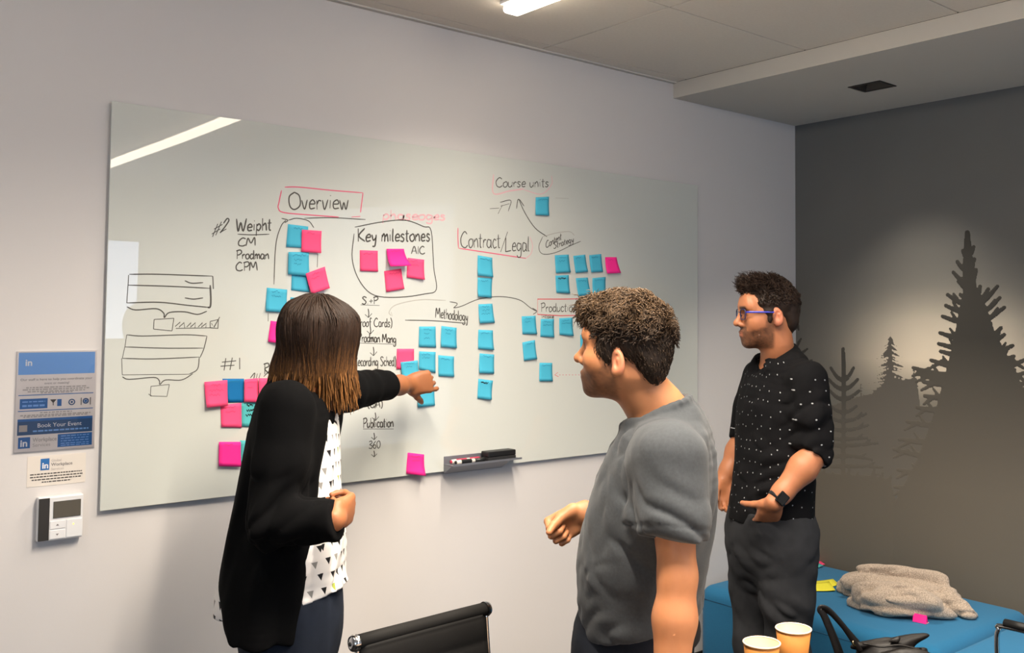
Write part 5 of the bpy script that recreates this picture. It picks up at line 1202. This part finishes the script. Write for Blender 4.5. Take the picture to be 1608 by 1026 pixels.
    st = CH([(W(1046, 648, 2.27), .095, .080), (W(1048, 690, 2.27), .185, .112), (W(1034, 760, 2.27), .205, .143), (W(1014, 850, 2.28), .200, .153), (W(1006, 930, 2.29), .194, .150), (W(1012, 1060, 2.30), .190, .134)], Lb, .02, n=5)
    slL = [RC(shL + UPZ*.0, shL*.5 + elL*.5, .082, .076, .05), RC(shL*.5 + elL*.5, elL + Fb*.02 + (elL - shL)*.1, .076, .080, .02)]
    slR = [RC(shR, shR*.5 + elR*.5, .080, .075, .05), RC(shR*.5 + elR*.5, elR, .075, .07, .02)]
    cutL = shL + (elL - shL)*.70; cutR = shR + (elR - shR)*.72; axL = unit(elL - shL + Fb*.03)
    sl = [GROUP(slL + [CUT(cutL, axL, .006)], .06), GROUP(slR + [CUT(cutR, elR - shR)], .03)]
    nH = unit(-UPZ*1.0 + Fb*-.24); pH = mid + UPZ*.045
    tb_ = GROUP([st, CUT(pH, nH, .006)], .03)
    nk = [EL(W(1029, 634, 2.265), (.074, .078, .048), np.stack([Lb, unit(Fb*.92 - UPZ*.38), unit(UPZ*.92 + Fb*.38)], 1), .008, 's')]
    ring = []; nc = W(1031, 648, 2.265); ex, ey = Lb, unit(Fb*.90 - UPZ*.42)
    for a in np.arange(0, 6.28, .26): ring.append(RC(nc + ex*.080*math.cos(a) + ey*.084*math.sin(a), nc + ex*.080*math.cos(a+.26) + ey*.084*math.sin(a+.26), .0095, None, .008))
    fl = [fold(R_*.8 - UPZ*.45, 26, .008, 3, fall=(cutL + Fb*.04 - D_*.05, .20)), fold(R_*.75 - UPZ*.6, 20, .006, 5, fall=(W(965, 820, 2.15), .24)), fold(R_*.95 + UPZ*.12, 26, .006, 11, fall=(W(1000, 960, 2.2), .24)), fold(UPZ*.8 + R_*.4, 16, .006, 8, fall=(W(1100, 820, 2.2), .3)), fold(R_*.5 - UPZ*.8, 20, .006, 21, fall=(W(970, 720, 2.2), .22)), fold(R_ + UPZ*.3, 24, .008, 25, fall=(W(1090, 680, 2.2), .14)), DISP(lambda P: .0012*hnoise(P*20, 3))]
    # seams: a groove around the armhole and along the sleeve hem
    axS = unit(elL - shL); sa = shL + axS*.01 - UPZ*.02
    fl.append(DISP(lambda P: .0028*np.exp(-(((P - (cutL - axL*.024)) @ axL)/.0035)**2)*(np.linalg.norm(P - cutL, axis=1) < .13)))
    dv = unit(Lb*.85 + UPZ*.22 + Fb*.1); sc0 = shL - Lb*.035
    fl.append(DISP(lambda P: .0024*np.exp(-(((P - sc0) @ dv)/.005)**2)*(np.linalg.norm(P - shL, axis=1) < .145)))
    surface([tb_] + sl + nk + ring + fl, .0045, 'tshirt', tee, root, adapt=.008)
    # jeans, belt, key clip
    jean = mat('dark_navy_jeans', (24, 28, 36), .9, .2, bump=(700, .3, .001), var=(30, .15))
    tr = [CH([(W(1008, 930, 2.29), .170, .128), (W(1008, 965, 2.29), .172, .132), (mid + Fb*.012, .176, .146), (mid + Fb*.016 - UPZ*.12, .176, .142), (mid - UPZ*.2, .165, .12)], Lb, .04)] + leg_prims(hipL - UPZ*.03, kneeL, anL, (.105, .078, .066), .04) + leg_prims(hipR - UPZ*.03, kneeR, anR, (.105, .078, .066), .04)
    tr += [CUT(W(1008, 935, 2.29), UPZ), CUT(B + UPZ*.05, -UPZ), fold(R_ + UPZ*.3, 14, .006, 41, fall=(mid - UPZ*.1, .3)), fold(R_ + UPZ*.3, 14, .006, 43, fall=(kneeL, .3)), DISP(lambda P: .001*hnoise(P*30, 9))]
    surface(tr, .006, 'jeans', jean, root, adapt=.01)
    loop = [mid + UPZ*.02 + Lb*(.176*math.cos(a)) + Fb*(.142*math.sin(a)) for a in np.linspace(0, 2*math.pi, 49)]
    V, F = tube_geo(loop, .019, 8, .25, False); adopt(pydata('belt', V, F, mat('black_belt', (18, 17, 17), .5), None, True), root)
    kc = [W(930, 985, 2.19), W(928, 1000, 2.185), W(931, 1018, 2.19), W(934, 1040, 2.19)]
    V, F = tube_geo(smooth_line(kc, 5), .0035, 8); adopt(pydata('key_strap', V, F, mat('key_strap', (50, 54, 60), .6), None, True), root)
    lea = mat('brown_shoe_leather', (60, 44, 34), .5); sol = mat('pale_shoe_sole', (150, 146, 138), .8)
    shoe('shoe', anL, Fb + Lb*.2, lea, sol, root); shoe('shoe', anR, Fb - Lb*.2, lea, sol, root)
man_front()
# ---------------- woman at the board: black cardigan, white blouse with triangles
def woman():
    R_, D_ = local_axes(470); Lb = unit(R_*.22 + D_*.97); Fb = np.cross(Lb, UPZ); W = at
    mid = W(458, 930, 2.42); B = ground(mid)
    root = empty('person', tuple(B), 'woman with long brown hair in a black cardigan pointing at the whiteboard', 'person')
    h = Head(W(501, 544, 2.43), R_*.74 + D_*.67, pitch=-.10, k=.96)
    shR, elR, wrR = W(448, 640, 2.26), W(430, 822, 2.21), W(527, 816, 2.18)
    shL, elL, wrL = W(512, 622, 2.58), W(572, 610, 2.82), W(640, 604, 3.10)
    tip = on(678, 603, 1, -.030)
    hp = head_prims(h, .92, .95, -.006, ears=False)
    nb = W(488, 622, 2.43)
    neck = CH([(h.p(0, -.025, -.045), .045, .048), (h.p(0, -.035, -.10), .046, .048), (nb, .054, .054), (W(482, 648, 2.43), .065, .05)], Lb, .03)
    tors = CH([(W(480, 648, 2.43), .11, .06), (W(468, 700, 2.43), .125, .078), (W(462, 790, 2.43), .112, .075), (W(452, 870, 2.42), .13, .10), (mid, .15, .115)], Lb, .03)
    hipL, hipR = mid + Lb*.075 - UPZ*.02, mid - Lb*.075 - UPZ*.02
    kneeL, kneeR = B + Lb*.085 + Fb*.02 + UPZ*.47, B - Lb*.085 + Fb*.06 + UPZ*.47; anL, anR = B + Lb*.09 - Fb*.04 + UPZ*.085, B - Lb*.09 + Fb*.02 + UPZ*.085
    dL = unit(tip - wrL); YW = np.array([0, 1.0, 0])
    hands = hand_prims(wrL, unit(R_*.90 + D_*.42 + UPZ*.08), YW*.8 + D_*.3 - R_*.3, -UPZ, curls=[(.35, .45, .3), (.75, .75, .4), (.85, .85, .4), (.9, .9, .4)], thumb=(.75, .25, .35), k=.90, spread=.05)
    hands += hand_prims(wrR - unit(R_*.45 + D_*.8 + UPZ*.22)*.005, unit(R_*.42 + D_*.84 + UPZ*.15), unit(-R_*.85 + D_*.40 + UPZ*.1), UPZ + R_*.2, curl=(.9, 1.2, .6), thumb=(-.25, .1, .6), k=.90, spread=.02)
    body = hp + [neck, tors] + arm_prims(shR, elR, wrR, (.040, .032, .032, .024)) + arm_prims(shL, elL, wrL, (.040, .033, .034, .025)) + hands
    body += leg_prims(hipL, kneeL, anL, (.078, .05, .034)) + leg_prims(hipR, kneeR, anR, (.078, .05, .034))
    surface(body, VOX, 'body', skin_mat('skin_warm'), root, adapt=.01, colour=face_colour(h, (156, 99, 64), (140, 74, 62), brow_t=.6))
    eyes(h, root)
    # blouse with printed triangles
    bl = mat('white_blouse', (226, 222, 218), .8, .25, bump=(900, .25, .0006))
    def triangles(m, c0):
        nt = m.node_tree; N = nt.nodes; L = nt.links; b = N['Principled BSDF']; tc = N.new('ShaderNodeTexCoord'); sp = N.new('ShaderNodeSeparateXYZ'); L.new(tc.outputs['Object'], sp.inputs[0])
        def mth(op, a, b_=0.0):
            n = N.new('ShaderNodeMath'); n.operation = op
            for i, v in enumerate((a, b_)):
                if isinstance(v, (int, float)): n.inputs[i].default_value = float(v)
                else: L.new(v, n.inputs[i])
            return n.outputs[0]
        an = mth('MULTIPLY', mth('ARCTAN2', mth('SUBTRACT', sp.outputs[0], c0[0]), mth('SUBTRACT', sp.outputs[1], c0[1])), .14)
        sx, sz = 1/.040, 1/.036
        row = mth('FLOOR', mth('MULTIPLY', sp.outputs[2], sz)); off = mth('MULTIPLY', mth('MODULO', row, 2.0), .5)
        u = mth('ADD', mth('MULTIPLY', an, sx), off); col = mth('FLOOR', u); fu = mth('FRACT', mth('ADD', u, 100.0)); fv = mth('FRACT', mth('MULTIPLY', sp.outputs[2], sz))
        cb = N.new('ShaderNodeCombineXYZ'); L.new(row, cb.inputs[0]); L.new(col, cb.inputs[1]); wn = N.new('ShaderNodeTexWhiteNoise'); wn.noise_dimensions = '2D'; L.new(cb.outputs[0], wn.inputs['Vector'])
        sr = N.new('ShaderNodeSeparateColor'); L.new(wn.outputs['Color'], sr.inputs[0])
        x = mth('SUBTRACT', fu, mth('ADD', .35, mth('MULTIPLY', sr.outputs[1], .3))); y = mth('SUBTRACT', fv, mth('ADD', .38, mth('MULTIPLY', sr.outputs[2], .2)))
        # triangle pointing down: |x| < (y + h)*s, y < h
        ins = mth('MULTIPLY', mth('LESS_THAN', mth('ABSOLUTE', mth('SUBTRACT', x, mth('MULTIPLY', y, .25))), mth('MULTIPLY', mth('ADD', y, .26), .46)), mth('LESS_THAN', y, .24))
        rp = N.new('ShaderNodeValToRGB'); rp.color_ramp.interpolation = 'CONSTANT'; e = rp.color_ramp.elements; e[0].color = (*lin((24, 24, 26)), 1); e[1].position = .62; e[1].color = (*lin((140, 138, 134)), 1); q = e.new(.92); q.color = (*lin((150, 160, 70)), 1)
        L.new(sr.outputs[0], rp.inputs[0]); mx = N.new('ShaderNodeMix'); mx.data_type = 'RGBA'; mx.inputs[6].default_value = b.inputs['Base Color'].default_value; L.new(rp.outputs[0], mx.inputs[7]); L.new(ins, mx.inputs[0]); L.new(mx.outputs[2], b.inputs['Base Color'])
    triangles(bl, W(465, 800, 2.42))
    bst = CH([(W(486, 640, 2.43), .070, .062), (W(482, 662, 2.43), .120, .078), (W(478, 710, 2.43), .138, .088), (W(476, 790, 2.42), .135, .092), (W(466, 870, 2.42), .158, .122), (W(448, 930, 2.42), .166, .163), (W(446, 1000, 2.42), .168, .172)], Lb, .02, n=5)
    nH = unit(-UPZ + Fb*.22); pH = W(446, 938, 2.42)
    bl_p = [bst,
            EL(W(496, 628, 2.42) + Fb*.03, (.055, .058, .050), np.stack([Lb, Fb, UPZ], 1), .01, 's'), RC(W(502, 645, 2.42) + Fb*.05, W(510, 682, 2.40) + Fb*.05, .034, .012, .01, 's')]
    bl_p += [fold(UPZ*.85 + R_*.5, 20, .011, 3, fall=(W(500, 890, 2.3), .28)), fold(UPZ + R_*.1, 24, .006, 6, fall=(W(510, 740, 2.38), .2)), CUT(pH, nH, .004)]
    surface(bl_p, .0045, 'blouse', bl, root, adapt=.008)
    # cardigan: open front, three-quarter sleeves
    card = mat('black_cardigan', (9, 9, 10), .95, .08, bump=(1000, .4, .0008))
    cst = CH([(W(474, 606, 2.43), .075, .065), (W(468, 632, 2.43), .155, .098), (W(464, 700, 2.43), .168, .122), (W(454, 790, 2.43), .164, .132), (W(446, 870, 2.42), .180, .146), (W(438, 930, 2.42), .192, .150), (W(436, 985, 2.42), .212, .145), (W(434, 1060, 2.42), .214, .135)], Lb, .02, n=5)
    f0, f1 = W(503, 690, 2.27), W(459, 1005, 2.24); ed = unit(f1 - f0); nF = unit(np.cross(Lb, ed)); nF = nF if np.dot(nF, Fb) > 0 else -nF
    pC = W(430, 1006, 2.30)
    body_c = GROUP([cst, CUT(f0, nF, .008), CUT(pC, -UPZ + Fb*.03, .008), CUT(W(362, 928, 2.44), -Fb*.84 - UPZ*.54, .02), EL(W(492, 610, 2.43) + Fb*.02, (.062, .075, .06), np.stack([Lb, Fb, UPZ], 1), .01, 's')], .03)
    slR_ = [RC(shR, shR*.5 + elR*.5, .064, .061, .05), RC(shR*.5 + elR*.5, elR, .061, .058, .03), RC(elR, wrR + (wrR - elR)*.32, .058, .045, .03)]
    slL_ = [RC(shL, shL*.5 + elL*.5, .060, .055, .05), RC(shL*.5 + elL*.5, elL, .055, .051, .02), RC(elL, elL*.3 + wrL*.7, .051, .044, .02)]
    cR, cL = elR*-.11 + wrR*1.11, elL*.45 + wrL*.55; aR, aL = unit(wrR - elR), unit(wrL - elL)
    sleeves = [GROUP(slR_ + [CUT(cR - aR*.012, aR, .008)], .06), GROUP(slL_ + [CUT(cL, aL, .008)], .03)]
    cfl = [fold(UPZ + R_*.3, 16, .012, 13, fall=(W(420, 870, 2.25), .32)), fold(R_ + UPZ*.6, 24, .011, 17, fall=(elR, .17)), fold(UPZ, 12, .006, 19), DISP(lambda P: .001*hnoise(P*28, 3))]
    surface([body_c] + sleeves + cfl, .0045, 'cardigan', card, root, adapt=.008)
    # jeans
    jean = mat('navy_jeans', (28, 34, 46), .9, .2, bump=(700, .3, .001), var=(30, .15))
    tr = [CH([(W(456, 900, 2.42), .145, .108), (mid, .155, .125), (mid - UPZ*.10, .158, .125), (mid - UPZ*.18, .148, .11)], Lb, .04)] + leg_prims(hipL - UPZ*.02, kneeL, anL, (.086, .062, .048), .04) + leg_prims(hipR - UPZ*.02, kneeR, anR, (.086, .062, .048), .04)
    tr += [CUT(W(456, 900, 2.42), UPZ), CUT(B + UPZ*.05, -UPZ), fold(R_ + UPZ*.3, 10, .005, 43, fall=(kneeR, .3)), DISP(lambda P: .0015*hnoise(P*30, 9))]
    surface(tr, .006, 'jeans', jean, root, adapt=.01)
    lea = mat('black_flat_shoe', (22, 21, 21), .5); sol = mat('dark_shoe_sole', (40, 36, 33), .8)
    shoe('shoe', anL, Fb + Lb*.12, lea, sol, root); shoe('shoe', anR, Fb - Lb*.12, lea, sol, root)
    # long hair: a solid mass below many strands
    hs = [h.el((0, -.014, .042), (.088, .108, .094)), CH([(W(504, 500, 2.44), .080, .098), (W(499, 540, 2.44), .088, .103), (W(494, 570, 2.44), .099, .100), (W(491, 590, 2.44), .102, .092), (W(490, 600, 2.44), .094, .078)], R_, .03, cap=.3),
          h.el((0, .138, -.03), (.050, .070, .105), .02, 's'), DISP(lambda P: .005*hnoise(np.stack([(P @ R_)*34, (P @ D_)*34, P[:, 2]*5], 1).astype(np.float32), 5))]
    def hc(V):
        t = 1 - sm(V[:, 2], 1.40, 1.58); return mixc(lin((38, 28, 23)), lin((104, 74, 46)), t)
    hb = surface(hs, .005, 'hair', M['hair'], root, adapt=0.0, colour=hc)
    R = np.random.RandomState(2); V, N = verts_normals(hb); cr = h.p(0, -.02, .13)
    i = R.choice(len(V), 5200)
    away = lambda P: (P - cr)*np.array([1, 1, .2])
    def flow(P, t):
        a = away(P); a = a/(np.linalg.norm(a, axis=1, keepdims=True) + .02); up = sm(P[:, 2], 1.56, 1.68)[:, None]
        return -UPZ[None]*(1 - .5*up) + a*(.9*up) + .05*R.randn(*P.shape)
    zl = V[i][:, 2]; rag = .035*hnoise(np.stack([(V[i] @ R_)*26, (V[i] @ D_)*26, V[i][:, 2]*0], 1).astype(np.float32), 3) + .02*((V[i] - cr) @ R_ > .03)
    ln = np.clip(.10 + .10*R.rand(len(i)) + rag, 0, np.maximum(.035, zl - (1.400 - rag + .060*R.rand(len(i)))))
    def col(path, t, R):
        n = len(path); z = path[..., 2]; w = (1 - sm(z + .10*(R.rand(n, 1) - .5), 1.38, 1.54))[..., None]; a = np.array(lin((40, 27, 19))); b = np.array(lin((138, 94, 52))); return jitter(a*(1 - w) + b*w, R, .8)
    adopt(strands('hair_lock', hs, M['hair'], hb, V[i], N[i], flow, ln, 9, .0019, lambda t: .0015 + .002*t, col, R, wob=.16, wobf=16), hb)
    low = np.where(V[:, 2] < 1.49)[0]; i = R.choice(low, 900)
    ln = .03 + .04*R.rand(len(i))
    adopt(strands('hair_end', hs, M['hair'], hb, V[i], N[i], lambda P, t: -UPZ[None] + .25*R.randn(*P.shape)*.3 + (R_*.15)[None]*np.sign((P - cr) @ R_)[:, None], ln, 7, .0022, lambda t: .03, col, R, wob=.12, wobf=14), hb)
woman()
# ------------------------------------------------------------------ handbag, jacket and loose notes
bagl = mat('bag_leather', (20, 16, 14), .5, .4, bump=(260, .3, .001)); gold = mat('bag_buckle', (210, 180, 120), .25, .5, 1.0)
def handbag():
    c = at(1393, 1050, 2.92); c = np.array([c[0], c[1], .475]); R_, D_ = local_axes(1385)
    r = empty('handbag', tuple(c), 'black leather handbag with upright straps lying on the office chair seat', 'bag')
    A, Bx = unit(R_*.95 + D_*.2), unit(D_*.95 - R_*.2); X = np.stack([A, Bx, UPZ], 1)
    top = at(1395, 1010, 2.92)[2]; hgt = top - c[2]
    P = [CH([(c + UPZ*.02, .105, .06), (c + UPZ*hgt*.5, .11, .065), (c + UPZ*hgt*.92, .10, .04), (c + UPZ*hgt, .09, .02)], A, .02), EL(c + A*.02 + Bx*-.04 + UPZ*hgt*.6, (.08, .04, .07), X, .03), RC(c - A*.085 + UPZ*hgt*.96 - Bx*.02, c + A*.02 + UPZ*(hgt + .012) - Bx*.02, .013, .018, .02), RC(c + A*.03 + UPZ*(hgt - .012) - Bx*.03, c + A*.10 + UPZ*(hgt - .02) - Bx*.03, .016, .015, .02),
         fold(A + UPZ*.25, 20, .016, 4), fold(A*.9 + UPZ*.4, 34, .008, 9), DISP(lambda P: .002*hnoise(P*40, 2)), CUT(c + UPZ*.0, -UPZ)]
    adopt(surface(P, .004, 'bag_body', bagl, None, adapt=.01), r)
    for k, (pts, d0) in enumerate((([(1316, 1030), (1306, 1000), (1293, 968), (1287, 958), (1291, 954), (1303, 960), (1325, 985), (1342, 1010), (1352, 1024)], 2.88), ([(1322, 1030), (1312, 1004), (1298, 972), (1292, 962), (1297, 959), (1309, 967), (1331, 992), (1350, 1014), (1360, 1028)], 2.92))):
        L_ = smooth_line([at(x, y, d0) for x, y in pts], 5); V, F = tube_geo(L_, .0085, 8, .35); o = adopt(pydata('strap', V, F, bagl, None, True), r)
        q = L_[-6]; adopt(bm_ring('buckle_ring', q, .008), o)
    tube_ = [c + A*a + UPZ*(hgt + .004 + .004*math.sin(a*60)) - Bx*.045 for a in np.linspace(-.08, .09, 12)]
    V, F = tube_geo(tube_, .003, 6); adopt(pydata('zip_edge', V, F, gold if False else bagl, None, True), r)
def bm_ring(name, c, rad):
    V, F = tube_geo([(c[0] + rad*math.cos(a), c[1] + rad*.4*math.sin(a), c[2] + rad*math.sin(a)) for a in np.linspace(0, 2*math.pi, 20)], .0015, 6, 1, False)
    return pydata(name, V, F, gold, None, True)
handbag()
def jacket():
    wool = mat('heather_fleece', (176, 160, 144), .95, .1, bump=(300, .8, .003), var=(260, .55), sheen=.2)
    o0 = on(1425, 945, 2, BZ); r = empty('jacket', (o0[0], o0[1], BZ), 'crumpled heather beige fleece jacket lying on the blue bench', 'jacket')
    Z = BZ
    def q(px, py, z): w = on(px, py, 2, Z + z); return w
    Ax = unit(q(1500, 955, 0) - q(1340, 925, 0)); Bx = np.cross(UPZ, Ax); X = np.stack([Ax, Bx, UPZ], 1)
    def lobe(px, py, z, r, k=.05, rot=0): c, s_ = math.cos(rot), math.sin(rot); return EL(q(px, py, z), r, np.stack([Ax*c + Bx*s_, -Ax*s_ + Bx*c, UPZ], 1), k)
    P = [lobe(1415, 938, .02, (.20, .115, .095)), lobe(1350, 926, .02, (.09, .085, .075)), lobe(1470, 948, .015, (.13, .09, .07), .05, -.25), lobe(1512, 962, .005, (.07, .035, .030), .04, -.3), lobe(1400, 922, .075, (.16, .045, .035), .03, -.1)]
    for pts, rad in (([(1330, 922, .045), (1360, 908, .085), (1420, 904, .105), (1470, 916, .085), (1500, 945, .05), (1524, 963, .02)], .024), ([(1345, 935, .055), (1375, 924, .085), (1420, 930, .09), (1455, 948, .065), (1490, 964, .025)], .022), ([(1340, 945, .02), (1372, 948, .045), (1398, 930, .085)], .020), ([(1380, 958, .02), (1412, 956, .04), (1470, 962, .03)], .022)):
        L_ = smooth_line([q(*p) for p in pts], 4); P += [RC(a, b, rad, rad, .035) for a, b in zip(L_, L_[1:])]
    P = [GROUP(P, .03), fold(Ax + Bx*.3, 17, .013, 3, stretch=.12), fold(Ax*.8 + Bx*.5, 30, .006, 8, stretch=.12), DISP(lambda P: .001*hnoise(P*45, 5)), CUT((0, 0, Z + .0015), -UPZ, .004)]
    adopt(surface(P, .004, 'fleece', wool, None, adapt=.01, lo=np.array([-.72, -1.3, Z - .01]), hi=np.array([-.0, -.35, Z + .22])), r)
jacket()
def flat_note(pts, c, label, z=0.0, name='sticky_note', group='loose notes on the bench', curl=.004):
    P = [on(x, y, 2, BZ + z) for x, y in pts]; n = 5; o0 = np.mean(P, axis=0); V, F = [], []
    for e in (0, .0006):
        for j in range(n+1):
            for i in range(n+1):
                u, v = i/n, j/n; p = (P[0]*(1-u) + P[1]*u)*(1-v) + (P[3]*(1-u) + P[2]*u)*v; V.append((p[0] - o0[0], p[1] - o0[1], .0008 + z + e + curl*(u - .1)**2*max(0, u)))
    m = (n+1)**2
    for j in range(n):
        for i in range(n):
            a = j*(n+1) + i; F.append((a, a+n+1, a+n+2, a+1)); F.append((m+a, m+a+1, m+a+n+2, m+a+n+1))
    rim = list(range(n+1)) + [(j+1)*(n+1)+n for j in range(n)] + [n*(n+1)+i for i in range(n-1, -1, -1)] + [j*(n+1) for j in range(n-1, 0, -1)]
    for a, b in zip(rim, rim[1:] + rim[:1]): F.append((a, b, m+b, m+a))
    o = pydata(name, V, F, STK[c], None, True); o.location = (o0[0], o0[1], BZ); return tag(o, label, 'sticky note', group)
flat_note([(1252, 884), (1284, 880), (1296, 888), (1258, 893)], 'p', 'pink sticky note sheet under the pale blue one on the bench', .0002)
flat_note([(1255, 890), (1275, 881), (1293, 890), (1258, 901)], 't', 'pale blue sticky note sheet beside the standing man on the bench', .003)
flat_note([(1272, 914), (1308, 911), (1318, 920), (1276, 929)], 'y', 'yellow sticky note sheet lying left of the fleece jacket', .0002)
flat_note([(1270, 917), (1302, 915), (1312, 929), (1280, 929)], 'y', 'second yellow sticky note sheet, askew on top of the other yellow one', .003)
# a small folded pink pad standing on the bench
fp = on(1445, 978, 2, BZ); r = empty('folded_sticky_pad', (fp[0], fp[1], BZ), 'small folded pink sticky pad standing on the bench in front of the jacket', 'sticky note', 'loose notes on the bench', rz=.15)
r['group'] = 'loose notes on the bench'
pk = STK['m']
for nm, ang, off in (('front_flap', .32, -.010), ('back_flap', -.32, .010)):
    Mx = Matrix.Translation((off, 0, .0)) @ Matrix.Rotation(ang, 4, 'Y')
    box(nm, (-.001, -.026, .0006), (.001, .026, .032), pk, r, bev=.0004, seg=1, M=Mx)
box('base_sheet', (-.002, -.027, .0003), (.020, .027, .0015), mat('pale_pink_paper', (246, 190, 206), .7), r)
print('script seconds', round(time.time() - T0, 1))
